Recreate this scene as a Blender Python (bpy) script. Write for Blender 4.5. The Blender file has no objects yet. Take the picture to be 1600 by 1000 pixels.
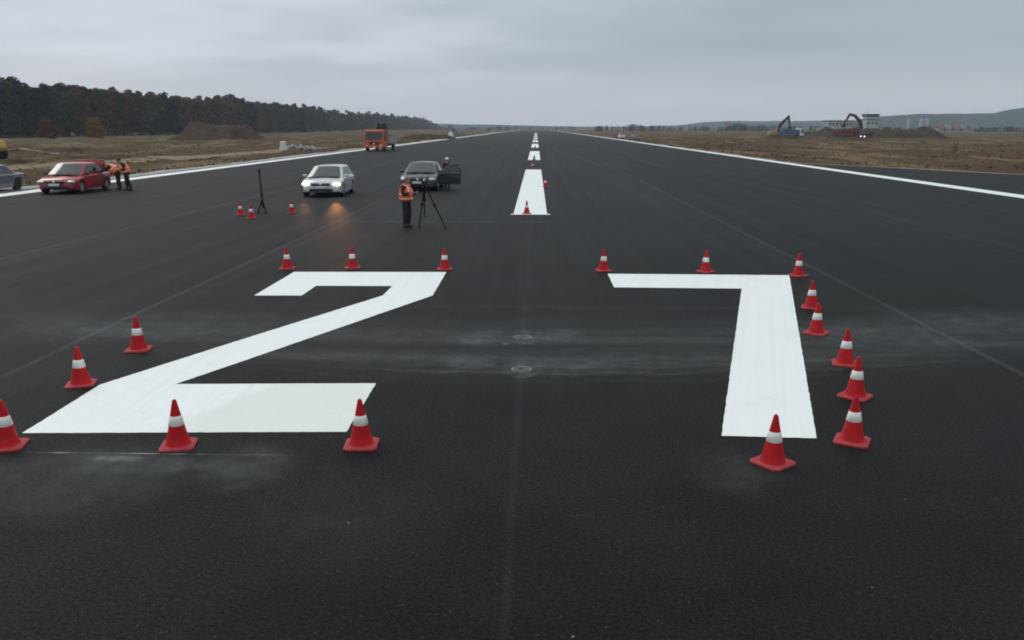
import bpy, bmesh, math, random
from mathutils import Vector, Matrix, noise
R = math.radians
random.seed(7)
SC = bpy.context.scene
COL = SC.collection

# ------------------------------------------------------------------ camera
F, H = 1280.0, 3.3
TH = math.atan(300 / F)
YAW = math.atan(38 * math.cos(TH) / F)
cam_d = bpy.data.cameras.new("camera")
cam = bpy.data.objects.new("camera", cam_d)
COL.objects.link(cam)
cam.location = (0, 0, H)
cam.rotation_euler = (math.pi / 2 - TH, 0, YAW)
cam_d.sensor_width = 36
cam_d.lens = F / 1600 * 36
cam_d.clip_start = .1
cam_d.clip_end = 20000
SC.camera = cam
CM = cam.rotation_euler.to_matrix()

def at(px, py, z=0.0):
    """ground point seen at a place of the 1600x1000 photograph"""
    d = CM @ Vector(((px - 800) / F, -(py - 500) / F, -1))
    t = (z - H) / d.z
    return Vector((d.x * t, d.y * t, z))

def far(px, Y, z=0.0):
    """point at distance Y down the runway in the direction of column px"""
    d = CM @ Vector(((px - 800) / F, -(200 - 500) / F, -1))
    return Vector((d.x / d.y * Y, Y, z))

# ------------------------------------------------------------------ world
SUN_EL, SUN_AZ = R(42), R(-50)     # azimuth measured from +Y towards +X
W = bpy.data.worlds.new("World")
SC.world = W
W.use_nodes = True
nt = W.node_tree
nt.nodes.clear()

class NG:
    """small helper to write node maths"""
    def __init__(s, tree): s.t = tree
    def n(s, typ, **kw):
        x = s.t.nodes.new(typ)
        for k, v in kw.items(): setattr(x, k, v)
        return x
    def put(s, sock, v):
        if isinstance(v, bpy.types.NodeSocket): s.t.links.new(v, sock)
        else:
            if hasattr(sock.default_value, '__len__') and not hasattr(v, '__len__'): v = (v,) * 3
            if sock.type == 'RGBA' and len(v) == 3: v = (*v, 1)
            sock.default_value = v
    def m(s, op, a, b=0.0, c=0.0, clamp=False):
        x = s.n('ShaderNodeMath', operation=op, use_clamp=clamp)
        s.put(x.inputs[0], a); s.put(x.inputs[1], b); s.put(x.inputs[2], c)
        return x.outputs[0]
    def noise(s, vec, scale, detail=3, rough=.55):
        x = s.n('ShaderNodeTexNoise')
        s.put(x.inputs['Vector'], vec); s.put(x.inputs['Scale'], scale)
        x.inputs['Detail'].default_value = detail; x.inputs['Roughness'].default_value = rough
        return x.outputs['Fac']
    def ramp(s, f, a, b, lo=0.0, hi=1.0, smooth=True):
        x = s.n('ShaderNodeMapRange', interpolation_type='SMOOTHSTEP' if smooth else 'LINEAR')
        x.clamp = True
        s.put(x.inputs[0], f); s.put(x.inputs[1], a); s.put(x.inputs[2], b)
        s.put(x.inputs[3], lo); s.put(x.inputs[4], hi)
        return x.outputs[0]
    def mix(s, f, a, b):
        x = s.n('ShaderNodeMix', data_type='RGBA')
        s.put(x.inputs[0], f); s.put(x.inputs[6], a); s.put(x.inputs[7], b)
        return x.outputs[2]
    def scale(s, vec, k):
        x = s.n('ShaderNodeVectorMath', operation='MULTIPLY')
        s.put(x.inputs[0], vec); s.put(x.inputs[1], k)
        return x.outputs[0]
    def xyz(s, vec):
        x = s.n('ShaderNodeSeparateXYZ'); s.put(x.inputs[0], vec)
        return x.outputs
    def comb(s, x_, y_, z_):
        x = s.n('ShaderNodeCombineXYZ')
        s.put(x.inputs[0], x_); s.put(x.inputs[1], y_); s.put(x.inputs[2], z_)
        return x.outputs[0]

g = NG(nt)
out = g.n('ShaderNodeOutputWorld')
bg_sky = g.n('ShaderNodeBackground'); bg_cl = g.n('ShaderNodeBackground'); mixs = g.n('ShaderNodeMixShader')
sky = g.n('ShaderNodeTexSky', sky_type='NISHITA', sun_disc=False, sun_elevation=SUN_EL, sun_rotation=SUN_AZ)
sky.dust_density = 3
g.put(bg_sky.inputs[0], sky.outputs[0]); bg_sky.inputs[1].default_value = .10
co = g.n('ShaderNodeTexCoord').outputs['Generated']
X, Y, Z = g.xyz(co)
zc = g.m('ADD', g.m('MAXIMUM', Z, 0.0), .10)
pl = g.comb(g.m('DIVIDE', X, zc), g.m('DIVIDE', Y, zc), 0.0)
n1 = g.noise(g.scale(pl, (1, 1.2, 1)), .62, 5, .5)
n2 = g.noise(g.scale(co, (1, 1, 2.4)), 2.1, 4, .5)
cl = g.ramp(g.m('ADD', g.m('MULTIPLY', n1, .5), g.m('MULTIPLY', n2, .5)), .37, .63)
base = g.mix(cl, (.435, .495, .575), (.68, .725, .81))
# a brighter thin part of the overcast ahead-left, duller to the right, as a cloud deck of uneven thickness
side = g.ramp(g.m('ADD', g.m('ADD', X, g.m('MULTIPLY', n2, .5)), -.22), -.22, .40)
base = g.mix(g.m('MULTIPLY', side, .75), base, (.325, .395, .445))
# pale, slightly rosy low band
low = g.ramp(Z, 0.0, .10, 1.0, 0.0)
base = g.mix(g.m('MULTIPLY', low, .85), base, (.63, .64, .70))
# overcast skies are brightest overhead
zen = g.ramp(Z, .22, .9, 1.0, 1.75)
base = g.mix(g.ramp(Z, .25, .6), base, (.60, .625, .62))
g.put(bg_cl.inputs[0], base)
g.put(bg_cl.inputs[1], zen)
mixs.inputs[0].default_value = .93
nt.links.new(bg_sky.outputs[0], mixs.inputs[1]); nt.links.new(bg_cl.outputs[0], mixs.inputs[2])
nt.links.new(mixs.outputs[0], out.inputs[0])

sd = bpy.data.lights.new("sun", 'SUN')
sun = bpy.data.objects.new("sun", sd); COL.objects.link(sun)
sd.energy = .8; sd.angle = R(25); sd.color = (1, .96, .9)
sv = Vector((math.sin(SUN_AZ) * math.cos(SUN_EL), math.cos(SUN_AZ) * math.cos(SUN_EL), math.sin(SUN_EL)))
sun.rotation_euler = (-sv).to_track_quat('-Z', 'Y').to_euler()

SC.view_settings.view_transform = 'Standard'
SC.view_settings.look = 'None'
SC.view_settings.exposure = 0.0
SC.view_settings.gamma = 1.0
SC.view_settings.use_curve_mapping = False
SC.render.engine = 'CYCLES'
SC.cycles.use_denoising = True
SC.cycles.filter_width = 1.9
SC.cycles.max_bounces = 6
SC.cycles.volume_bounces = 1
SC.cycles.sample_clamp_indirect = 4

# ------------------------------------------------------------------ materials
def mat(name):
    m = bpy.data.materials.new(name); m.use_nodes = True
    g = NG(m.node_tree)
    return m, g, m.node_tree.nodes['Principled BSDF']

def P(name, col, rough=.5, metal=0.0, var=.12, scale=6.0, coat=0.0, spec=.5, emit=None, es=0.0, trans=0.0, bump=0.0):
    m, g, b = mat(name)
    pos = g.n('ShaderNodeTexCoord').outputs['Object']
    n = g.noise(pos, scale, 4, .6)
    c0 = tuple(c * (1 - var) for c in col); c1 = tuple(min(1, c * (1 + var)) for c in col)
    g.put(b.inputs['Base Color'], g.mix(g.ramp(n, .3, .7), c0, c1))
    g.put(b.inputs['Roughness'], g.ramp(n, .2, .8, max(.02, rough - .07), min(1, rough + .07)))
    b.inputs['Metallic'].default_value = metal
    b.inputs['Coat Weight'].default_value = coat
    b.inputs['Specular IOR Level'].default_value = spec
    b.inputs['Transmission Weight'].default_value = trans
    if bump:
        bn = g.n('ShaderNodeBump'); bn.inputs['Strength'].default_value = bump
        g.put(bn.inputs['Height'], n); g.put(b.inputs['Normal'], bn.outputs[0])
    if emit:
        g.put(b.inputs['Emission Color'], emit); b.inputs['Emission Strength'].default_value = es
    return m

M = {}
M['cone_red'] = P('cone_red', (.43, .006, .010), .6, var=.18, scale=9, spec=.25)
M['cone_base'] = P('cone_base', (.34, .040, .048), .7, var=.2, scale=12, spec=.3)
M['band'] = P('reflective_band', (.74, .76, .72), .35, var=.12, scale=14)
M['black'] = P('black_plastic', (.012, .012, .013), .5)
M['matt_black'] = P('matt_black', (.006, .006, .006), .95, spec=.1)
M['rubber'] = P('tyre_rubber', (.013, .013, .014), .8)
M['rim'] = P('wheel_rim', (.32, .33, .35), .35, .7)
M['glass'] = P('car_glass', (.020, .032, .036), .08, spec=.6, coat=.2, var=.3, scale=1.2)
M['chrome'] = P('chrome', (.6, .62, .64), .2, .9)
M['lamp'] = P('lamp_glass', (.55, .58, .6), .12, .2, coat=.6)
M['lamp_on'] = P('lit_lamp', (.9, .85, .7), .3, emit=(1, .90, .66), es=5.5)
M['plate'] = P('number_plate', (.62, .64, .66), .45)
M['white_paint'] = P('car_paint_silver_white', (.50, .53, .55), .3, .25, coat=.6, var=.03, scale=.4)
M['red_paint'] = P('car_paint_red', (.27, .005, .013), .32, coat=.35, var=.05, scale=.4)
M['dark_paint'] = P('car_paint_dark', (.012, .018, .021), .3, .1, coat=.5, var=.05, scale=.4)
M['grey_paint'] = P('car_paint_blue_grey', (.085, .10, .12), .35, .3, coat=.5, var=.08)
M['orange_paint'] = P('truck_paint_orange', (.50, .072, .024), .5, coat=.1, var=.18, scale=1.2)
M['maroon'] = P('truck_paint_maroon', (.13, .022, .03), .6, var=.2)
M['blue'] = P('truck_paint_blue', (.04, .11, .25), .6, var=.2)
M['cab_white'] = P('truck_paint_white', (.62, .66, .70), .5, var=.1)
M['yellow'] = P('machine_yellow', (.38, .26, .04), .55, var=.2)
M['dark_steel'] = P('dark_steel', (.03, .032, .036), .55, .3, var=.25)
M['arm_rust'] = P('rusty_arm', (.045, .022, .018), .7, var=.3)
M['grey_steel'] = P('grey_steel', (.16, .17, .18), .55, .3, var=.25)
M['skin'] = P('skin', (.42, .24, .18), .6, var=.08)
M['hair'] = P('hair_grey', (.16, .15, .14), .8)
M['hair_dark'] = P('hair_dark', (.02, .018, .016), .8)
M['cloth_dark'] = P('dark_cloth', (.014, .015, .02), .9, var=.3, bump=.3)
M['cloth_grey'] = P('grey_cloth', (.05, .05, .055), .9, var=.3, bump=.3)
M['vest'] = P('vest_red_orange', (1.0, .11, .035), .7, var=.1, emit=(1, .12, .03), es=0.0)
M['vest_orange'] = P('vest_orange', (1.0, .20, .02), .7, var=.1)
M['cap'] = P('white_cap', (.75, .76, .76), .8)
M['concrete'] = P('concrete', (.30, .30, .29), .9, var=.3, scale=1.5, bump=.4)
M['ring'] = P('dusty_ring', (.12, .125, .125), .9, var=.6, scale=9)
M['cover'] = P('dusty_cover', (.06, .063, .065), .8, var=.6, scale=14)
M['rubble'] = P('rubble', (.28, .28, .27), .9, var=.35, scale=2)
M['wall_white'] = P('rendered_wall', (.62, .63, .62), .85, var=.08, scale=.4)
M['far_wall'] = P('hazed_wall', (.36, .37, .38), .9, var=.15, scale=.3)  # wall greyed down, distance haze is put into the colour
M['roof_grey'] = P('roof_grey', (.12, .13, .15), .8, var=.2, scale=.4)
M['roof_red'] = P('roof_tiles', (.13, .075, .06), .85, var=.2, scale=.6)  # red dulled so the far roofs look hazier, haze in the base colour
M['tower_glass'] = P('tower_glass', (.03, .07, .07), .2)
M['bark'] = P('bark', (.06, .05, .042), .95, var=.3, scale=2, bump=.5)

def foliage(name, a, b, rough=.85):
    m, g, bs = mat(name)
    pos = g.n('ShaderNodeNewGeometry').outputs['Position']
    rnd = g.n('ShaderNodeObjectInfo').outputs['Random']
    n = g.noise(pos, .09, 3, .6); n2 = g.noise(pos, .9, 2)
    f = g.ramp(g.m('ADD', g.m('MULTIPLY', n, .55), g.m('ADD', g.m('MULTIPLY', n2, .3), g.m('MULTIPLY', rnd, .28))), .32, .78)
    g.put(bs.inputs['Base Color'], g.mix(f, a, b))
    bs.inputs['Roughness'].default_value = rough
    bs.inputs['Specular IOR Level'].default_value = .15
    return m
M['pine'] = foliage('pine_needles', (.005, .010, .010), (.012, .019, .014))
M['autumn'] = foliage('autumn_leaves', (.030, .016, .010), (.115, .046, .018))
M['olive'] = foliage('olive_leaves', (.014, .016, .010), (.060, .046, .018))
M['golden'] = foliage('golden_leaves', (.11, .058, .012), (.22, .12, .026))
M['wood_mass'] = foliage('mixed_wood', (.010, .014, .011), (.070, .038, .020))
M['heath'] = foliage('hedge_leaves', (.028, .030, .02), (.055, .042, .028))

# asphalt ------------------------------------------------------------
def blob(g, X, Y, px, py, rx, ry, wob):
    """soft dusty patch, centred where the photograph has one, sizes in metres"""
    p = at(px, py)
    dx = g.m('DIVIDE', g.m('SUBTRACT', X, p.x), rx); dy = g.m('DIVIDE', g.m('SUBTRACT', Y, p.y), ry)
    d = g.m('ADD', g.m('MULTIPLY', dx, dx), g.m('MULTIPLY', dy, dy))
    v = g.ramp(g.m('ADD', d, wob), -.6, 2.6, 1.0, 0.0)
    return g.m('MULTIPLY', v, v)

def asphalt(name, shoulder=False):
    m, g, b = mat(name)
    pos = g.n('ShaderNodeNewGeometry').outputs['Position']
    X, Y, Z = g.xyz(pos)
    fine = g.noise(pos, 95, 4, .75)
    fine2 = g.noise(pos, 32, 3, .75)
    mid = g.noise(pos, .9, 5, .6)
    big = g.noise(pos, .11, 3, .5)
    streak = g.noise(g.scale(pos, (1.1, .025, 1)), 1.3, 4, .6)
    streakx = g.noise(g.scale(pos, (.06, 1.6, 1)), 1.0, 4, .65)
    v = g.m('ADD', .0064, g.m('MULTIPLY', g.m('SUBTRACT', fine, .5), .036))
    v = g.m('ADD', v, g.m('MULTIPLY', g.m('SUBTRACT', fine2, .5), .024))
    v = g.m('ADD', v, g.m('MULTIPLY', g.m('SUBTRACT', mid, .5), .012))
    v = g.m('ADD', v, g.m('MULTIPLY', g.m('SUBTRACT', big, .5), .014))
    v = g.m('ADD', v, g.m('MULTIPLY', g.m('SUBTRACT', streak, .5), .010))
    # paving lanes were laid at different times: outer lanes are fresher and darker
    lane = g.ramp(g.m('ABSOLUTE', g.m('ADD', X, .3)), 6.75, 6.95, 1.0, .62)
    v = g.m('MULTIPLY', v, lane)
    dust = 0.0
    if not shoulder:
        wig = g.m('MULTIPLY', g.m('SUBTRACT', g.noise(g.scale(pos, (.3, .12, 1)), 1, 2), .5), .14)
        Xw = g.m('ADD', X, wig)
        seams = 0.0
        for x0, wd, st in ((-13.85, .06, .022), (-7.25, .05, .022), (-.2, .035, .006), (6.72, .045, .022), (13.4, .05, .012), (-20.3, .05, .01)):
            s = g.ramp(g.m('ABSOLUTE', g.m('SUBTRACT', Xw, x0)), wd * .3, wd * 1.9, st, 0.0)
            seams = g.m('ADD', seams, s)
        seams = g.m('MULTIPLY', seams, g.ramp(g.noise(pos, .7, 4, .7), .25, .65, .35, 1.25))
        # transverse joints
        for py, st in ((347, .020), (710, .0)):
            y0 = at(800, py).y
            s = g.ramp(g.m('ABSOLUTE', g.m('SUBTRACT', Y, y0)), .03, .22, st, 0.0)
            s = g.m('MULTIPLY', s, g.ramp(g.m('ABSOLUTE', g.m('ADD', X, 3.0)), 3.0, 6.5, 1.0, 0.0))
            seams = g.m('ADD', seams, s)
        # chalky joint in front of the 2
        yj = at(300, 709.5).y
        s = g.ramp(g.m('ABSOLUTE', g.m('SUBTRACT', Y, yj)), .004, .022, .20, 0.0)
        s = g.m('MULTIPLY', s, g.ramp(g.noise(g.scale(pos, (1, .1, 1)), 1.7, 4, .7), .45, .66, .12, 1.0))
        s = g.m('MULTIPLY', s, g.m('MULTIPLY', g.ramp(X, -5.6, -5.0), g.ramp(X, -3.1, -2.3, 1.0, 0.0)))
        seams = g.m('ADD', seams, s)
        # dusty sweep marks crossing the runway, curving with the turning vehicles
        wob = g.m('MULTIPLY', g.m('SUBTRACT', g.noise(pos, 1.3, 6, .7), .5), 2.6)
        lx = g.m('MINIMUM', g.m('ADD', X, 1.0), 0.0)
        bow = g.m('ADD', g.m('MULTIPLY', g.m('MULTIPLY', X, X), .026), g.m('MULTIPLY', g.m('MULTIPLY', lx, lx), .018))
        sweep = 0.0
        for py, wd, st, k in ((505, .5, .006, .35), (528, .6, .011, .30), (566, .42, .015, .85), (583, .05, .013, .8), (574, .04, .009, 1.1), (596, .04, .006, 1.0), (545, 1.1, .010, .6), (480, .10, .006, .1)):
            yy = g.m('SUBTRACT', g.m('ADD', Y, g.m('MULTIPLY', wob, .22)), at(820, py).y)
            yy = g.m('SUBTRACT', yy, g.m('MULTIPLY', bow, k))
            s = g.ramp(g.m('ABSOLUTE', yy), wd * .1, wd * 1.7, st, 0.0)
            sweep = g.m('ADD', sweep, s)
        sweep = g.m('MULTIPLY', sweep, g.ramp(streakx, .3, .7, .25, 1.3))
        sweep = g.m('MULTIPLY', sweep, g.ramp(g.m('ABSOLUTE', X), 2.5, 11.0, 1.0, .30))
        dust = g.m('ADD', dust, sweep)
        for (px, py, rx, ry, st) in ((748, 528, .42, .5, .026), (873, 524, .36, .42, .026), (735, 568, .34, .35, .022), (905, 572, .6, .4, .016), (814, 589, .10, .08, .026), (822, 518, .10, .12, .026), (820, 536, .12, .07, .024), (830, 586, .08, .08, .04), (789, 537, .07, .06, .05), (842, 520, .07, .06, .06),
                                     (817, 527, .25, .35, .018), (815, 576, .3, .35, .022),
                                     (385, 726, .42, .50, .026), (205, 722, .75, .30, .026), (110, 745, 1.1, .8, .018), (190, 716, .25, .08, .05), (330, 500, 1.5, .9, .010), (1560, 500, 2.0, .9, .018),
                                     (1150, 735, .4, .6, .012), (1350, 520, 1.8, .8, .014), (540, 800, .8, 1.0, .006), (120, 520, 1.4, .8, .010),
                                     (640, 330, 2.0, 8.0, .006), (1020, 300, 3.5, 14.0, .005)):
            dust = g.m('ADD', dust, g.m('MULTIPLY', blob(g, X, Y, px, py, rx, ry, wob), st))
        v = g.m('ADD', v, seams)
    v = g.m('MAXIMUM', v, .003)
    dust = g.m('MULTIPLY', dust, g.ramp(g.noise(pos, 3.0, 5, .7), .3, .7, .55, 1.35)) if not shoulder else 0.0
    # sparse pale stones and crumbs
    vo = g.n('ShaderNodeTexVoronoi'); g.put(vo.inputs['Vector'], pos); vo.inputs['Scale'].default_value = 3.2
    sc = g.n('ShaderNodeSeparateColor'); g.put(sc.inputs[0], vo.outputs['Color'])
    crumb = g.m('MULTIPLY', g.ramp(vo.outputs['Distance'], .018, .04, 1.0, 0.0), g.m('GREATER_THAN', sc.outputs[0], .80))
    vo2 = g.n('ShaderNodeTexVoronoi'); g.put(vo2.inputs['Vector'], pos); vo2.inputs['Scale'].default_value = 26
    sc2 = g.n('ShaderNodeSeparateColor'); g.put(sc2.inputs[0], vo2.outputs['Color'])
    grit = g.m('MULTIPLY', g.ramp(vo2.outputs['Distance'], .10, .28, 1.0, 0.0), g.m('GREATER_THAN', sc2.outputs[0], .93))
    tint = g.mix(g.ramp(g.noise(pos, .45, 3, .6), .35, .65), (.98, 1.0, 1.25), (1.00, 1.05, 1.0))
    colr = g.n('ShaderNodeVectorMath', operation='SCALE'); g.put(colr.inputs[0], tint); g.put(colr.inputs['Scale'], v)
    dcol = g.n('ShaderNodeVectorMath', operation='SCALE'); dcol.inputs[0].default_value = (.93, 1.0, 1.03); g.put(dcol.inputs['Scale'], g.m('MULTIPLY', dust, 1.65))
    add = g.n('ShaderNodeVectorMath', operation='ADD'); g.put(add.inputs[0], colr.outputs[0]); g.put(add.inputs[1], dcol.outputs[0])
    c = g.mix(g.m('MULTIPLY', grit, .5), add.outputs[0], (.09, .09, .085))
    c = g.mix(g.m('MULTIPLY', crumb, .8), c, (.30, .29, .26))
    g.put(b.inputs['Base Color'], c)
    g.put(b.inputs['Roughness'], g.m('ADD', g.ramp(streak, .3, .7, .62, .69), g.m('MULTIPLY', dust, 4.0), clamp=True))
    g.put(b.inputs['Specular IOR Level'], g.ramp(g.m('ADD', g.m('MULTIPLY', fine, .6), g.m('MULTIPLY', fine2, .4)), .36, .64, .03, .19))
    bn = g.n('ShaderNodeBump'); bn.inputs['Strength'].default_value = .4; bn.inputs['Distance'].default_value = .007
    g.put(bn.inputs['Height'], fine); g.put(b.inputs['Normal'], bn.outputs[0])
    return m
M['asphalt'] = asphalt('runway_asphalt')
M['asphalt_new'] = asphalt('shoulder_asphalt', True)

def paint(name, stripes=True, worn=0.0, slant=0.0):
    m, g, b = mat(name)
    pos = g.n('ShaderNodeNewGeometry').outputs['Position']
    X, Y, Z = g.xyz(pos)
    u = g.m('SUBTRACT', X, g.m('MULTIPLY', Y, math.tan(slant)))
    st = g.noise(g.comb(g.m('MULTIPLY', u, 9.0), g.m('MULTIPLY', Y, .12), 0.0), 1, 4, .7)
    fine = g.noise(pos, 60, 3, .7)
    bigx = g.noise(pos, .7, 4, .6)
    # second coat over the right half of the 2 is creamier; laid in an angled sweep
    coat = g.m('MULTIPLY', g.ramp(g.m('SUBTRACT', X, g.m('MULTIPLY', g.m('SUBTRACT', Y, 10.3), .45)), -3.55, -3.25), g.ramp(X, 0, .2, 1, 0))
    f = g.m('MULTIPLY', g.ramp(st, .45, .8), .9)
    f = g.m('ADD', f, g.m('MULTIPLY', g.ramp(bigx, .45, .75), .35))
    c = g.mix(f, (.735, .785, .80), (.655, .70, .68))
    c = g.mix(g.m('MULTIPLY', coat, .75), c, (.64, .685, .655))
    c = g.mix(g.ramp(g.noise(pos, 1.9, 6, .75), .5, .75, 0, .16), c, (.42, .44, .44))
    c = g.mix(g.ramp(fine, .54, .80, 0, .55), c, (.35, .37, .37))
    if worn:
        hole = g.ramp(g.m('ADD', g.m('MULTIPLY', g.noise(pos, 2.2, 5, .75), .7), g.m('MULTIPLY', g.noise(pos, .25, 2), .3)), .60, .72, 0, worn)
        c = g.mix(hole, c, (.20, .21, .21))
    g.put(b.inputs['Base Color'], c)
    b.inputs['Roughness'].default_value = .6
    bn = g.n('ShaderNodeBump'); bn.inputs['Strength'].default_value = .2; bn.inputs['Distance'].default_value = .003
    g.put(bn.inputs['Height'], fine); g.put(b.inputs['Normal'], bn.outputs[0])
    return m
M['paint'] = paint('white_road_paint')
M['paint_slant'] = paint('white_road_paint_slanted', slant=math.atan(356 / 1280))
M['paint_edge'] = paint('edge_line_paint', worn=.5)

def earth(name, grassy=.5):
    m, g, b = mat(name)
    pos = g.n('ShaderNodeNewGeometry').outputs['Position']
    X, Y, Z = g.xyz(pos)
    band = g.noise(g.scale(pos, (.16, .022, .5)), 1.0, 5, .6)     # strips running along the runway
    a = g.noise(pos, .055, 5, .6); bb = g.noise(pos, .5, 6, .7); cc = g.noise(pos, 3.0, 4, .7)
    c = g.mix(g.ramp(a, .38, .62), (.066, .040, .023), (.074, .054, .026))
    c = g.mix(g.ramp(band, .50, .60), c, (.140, .100, .056))
    c = g.mix(g.m('MULTIPLY', g.ramp(band, .40, .33), .8), c, (.036, .024, .018))
    c = g.mix(g.m('MULTIPLY', g.ramp(bb, .55, .75), .6), c, (.036, .023, .016))
    c = g.mix(g.m('MULTIPLY', g.ramp(a, .60, .72), .7), c, (.11, .088, .052))
    c = g.mix(g.m('MULTIPLY', g.ramp(cc, .55, .8), .3), c, (.10, .085, .06))
    far_g = g.ramp(g.m('ABSOLUTE', X), 60, 150, 0.0, grassy)
    c = g.mix(g.m('MULTIPLY', far_g, g.ramp(bb, .35, .6)), c, (.078, .068, .036))
    g.put(b.inputs['Base Color'], c); b.inputs['Roughness'].default_value = 1.0
    b.inputs['Specular IOR Level'].default_value = .1
    bn = g.n('ShaderNodeBump'); bn.inputs['Strength'].default_value = .8; bn.inputs['Distance'].default_value = .12
    g.put(bn.inputs['Height'], g.m('ADD', cc, bb)); g.put(b.inputs['Normal'], bn.outputs[0])
    return m
M['earth'] = earth('field_earth')
M['mound'] = P('mound_earth', (.050, .034, .024), 1.0, var=.4, scale=.5, bump=.8, spec=.1)
M['mound_weedy'] = P('weedy_mound', (.044, .034, .023), 1.0, var=.45, scale=.4, bump=.8, spec=.1)
M['sand'] = P('sandy_track', (.19, .15, .10), 1.0, var=.3, scale=.5, bump=.5, spec=.1)
M['clod'] = P('clods', (.075, .050, .033), 1.0, var=.4, scale=3, spec=.1)
M['drygrass'] = P('dry_grass', (.13, .10, .055), 1.0, var=.4, scale=.3, spec=.1)
M['gravel'] = P('pale_gravel', (.27, .27, .26), .95, var=.45, scale=1.6, bump=.6)
M['hill'] = P('hill_cover', (.014, .022, .026), 1.0, var=.4, scale=.012, spec=.05)

# ------------------------------------------------------------------ mesh helpers
class MB:
    def __init__(s): s.v, s.f = [], []
    def add(s, vs, fs):
        o = len(s.v); s.v += [tuple(v) for v in vs]; s.f += [tuple(i + o for i in f) for f in fs]; return s
    def box(s, c, d, rot=None, bev=0.0, taper=None):
        x, y, z = (k / 2 for k in d)
        tx, ty = taper or (1, 1)
        if bev <= 0:
            vs = [Vector(p) for p in ((-x, -y, -z), (x, -y, -z), (x, y, -z), (-x, y, -z), (-x * tx, -y * ty, z), (x * tx, -y * ty, z), (x * tx, y * ty, z), (-x * tx, y * ty, z))]
            fs = [(0, 3, 2, 1), (4, 5, 6, 7), (0, 1, 5, 4), (1, 2, 6, 5), (2, 3, 7, 6), (3, 0, 4, 7)]
        else:
            bm = bmesh.new(); bmesh.ops.create_cube(bm, size=1)
            for v in bm.verts:
                up = v.co.z > 0
                v.co = Vector((v.co.x * 2 * x * (tx if up else 1), v.co.y * 2 * y * (ty if up else 1), v.co.z * 2 * z))
            bmesh.ops.bevel(bm, geom=bm.edges[:], offset=bev, segments=2, profile=.5, affect='EDGES')
            bm.verts.index_update()
            vs = [v.co.copy() for v in bm.verts]; fs = [tuple(v.index for v in f.verts) for f in bm.faces]; bm.free()
        if rot is not None: vs = [rot @ v for v in vs]
        c = Vector(c)
        return s.add([v + c for v in vs], fs)
    def tube(s, a, b, r0, r1=None, n=10, cap=True):
        r1 = r0 if r1 is None else r1
        a, b = Vector(a), Vector(b); q = (b - a).to_track_quat('Z', 'Y')
        vs = []
        for p, r in ((a, r0), (b, r1)):
            for k in range(n):
                t = 2 * math.pi * k / n
                vs.append(p + q @ Vector((r * math.cos(t), r * math.sin(t), 0)))
        fs = [(k, (k + 1) % n, n + (k + 1) % n, n + k) for k in range(n)]
        if cap: fs += [tuple(range(n))[::-1], tuple(range(n, 2 * n))]
        return s.add(vs, fs)
    def path(s, pts, rs, n=8):
        for i in range(len(pts) - 1): s.tube(pts[i], pts[i + 1], rs[i], rs[i + 1], n)
        return s
    def lathe(s, prof, c=(0, 0, 0), n=28, axis='Z'):
        vs = []; m = len(prof)
        for k in range(n):
            t = 2 * math.pi * k / n
            for r, z in prof:
                if axis == 'Z': v = Vector((r * math.cos(t), r * math.sin(t), z))
                else: v = Vector((z, r * math.cos(t), r * math.sin(t)))
                vs.append(v + Vector(c))
        fs = [(k * m + j, ((k + 1) % n) * m + j, ((k + 1) % n) * m + j + 1, k * m + j + 1) for k in range(n) for j in range(m - 1)]
        return s.add(vs, fs)
    def prism(s, poly, axis, a, b):
        """poly of 2-D points extruded along axis from a to b"""
        def mk(p, t):
            if axis == 'X': return (t, p[0], p[1])
            if axis == 'Y': return (p[0], t, p[1])
            return (p[0], p[1], t)
        n = len(poly)
        vs = [mk(p, a) for p in poly] + [mk(p, b) for p in poly]
        fs = [tuple(range(n))[::-1], tuple(range(n, 2 * n))] + [(k, (k + 1) % n, n + (k + 1) % n, n + k) for k in range(n)]
        return s.add(vs, fs)
    def sphere(s, c, r, n=10, m=7):
        vs = []; c = Vector(c); r = Vector(r) if hasattr(r, '__len__') else Vector((r, r, r))
        for j in range(m + 1):
            ph = math.pi * j / m
            for k in range(n):
                t = 2 * math.pi * k / n
                vs.append(c + Vector((r.x * math.sin(ph) * math.cos(t), r.y * math.sin(ph) * math.sin(t), r.z * math.cos(ph))))
        fs = [(j * n + k, j * n + (k + 1) % n, (j + 1) * n + (k + 1) % n, (j + 1) * n + k) for j in range(m) for k in range(n)]
        return s.add(vs, fs)
    def build(s, name, m, parent=None, smooth=False, bevel=0.0):
        me = bpy.data.meshes.new(name); me.from_pydata(s.v, [], s.f); me.materials.append(m)
        bm = bmesh.new(); bm.from_mesh(me)
        bmesh.ops.remove_doubles(bm, verts=bm.verts[:], dist=1e-5) if len(s.v) < 4000 else None
        bmesh.ops.recalc_face_normals(bm, faces=bm.faces[:]) if len(s.v) < 20000 else None
        bm.to_mesh(me); bm.free()
        if smooth:
            for p in me.polygons: p.use_smooth = True
        o = bpy.data.objects.new(name, me); COL.objects.link(o)
        if parent: o.parent = parent
        if bevel:
            b = o.modifiers.new('bevel', 'BEVEL'); b.width = bevel; b.segments = 3; b.limit_method = 'ANGLE'; b.angle_limit = R(20)
        return o

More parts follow.
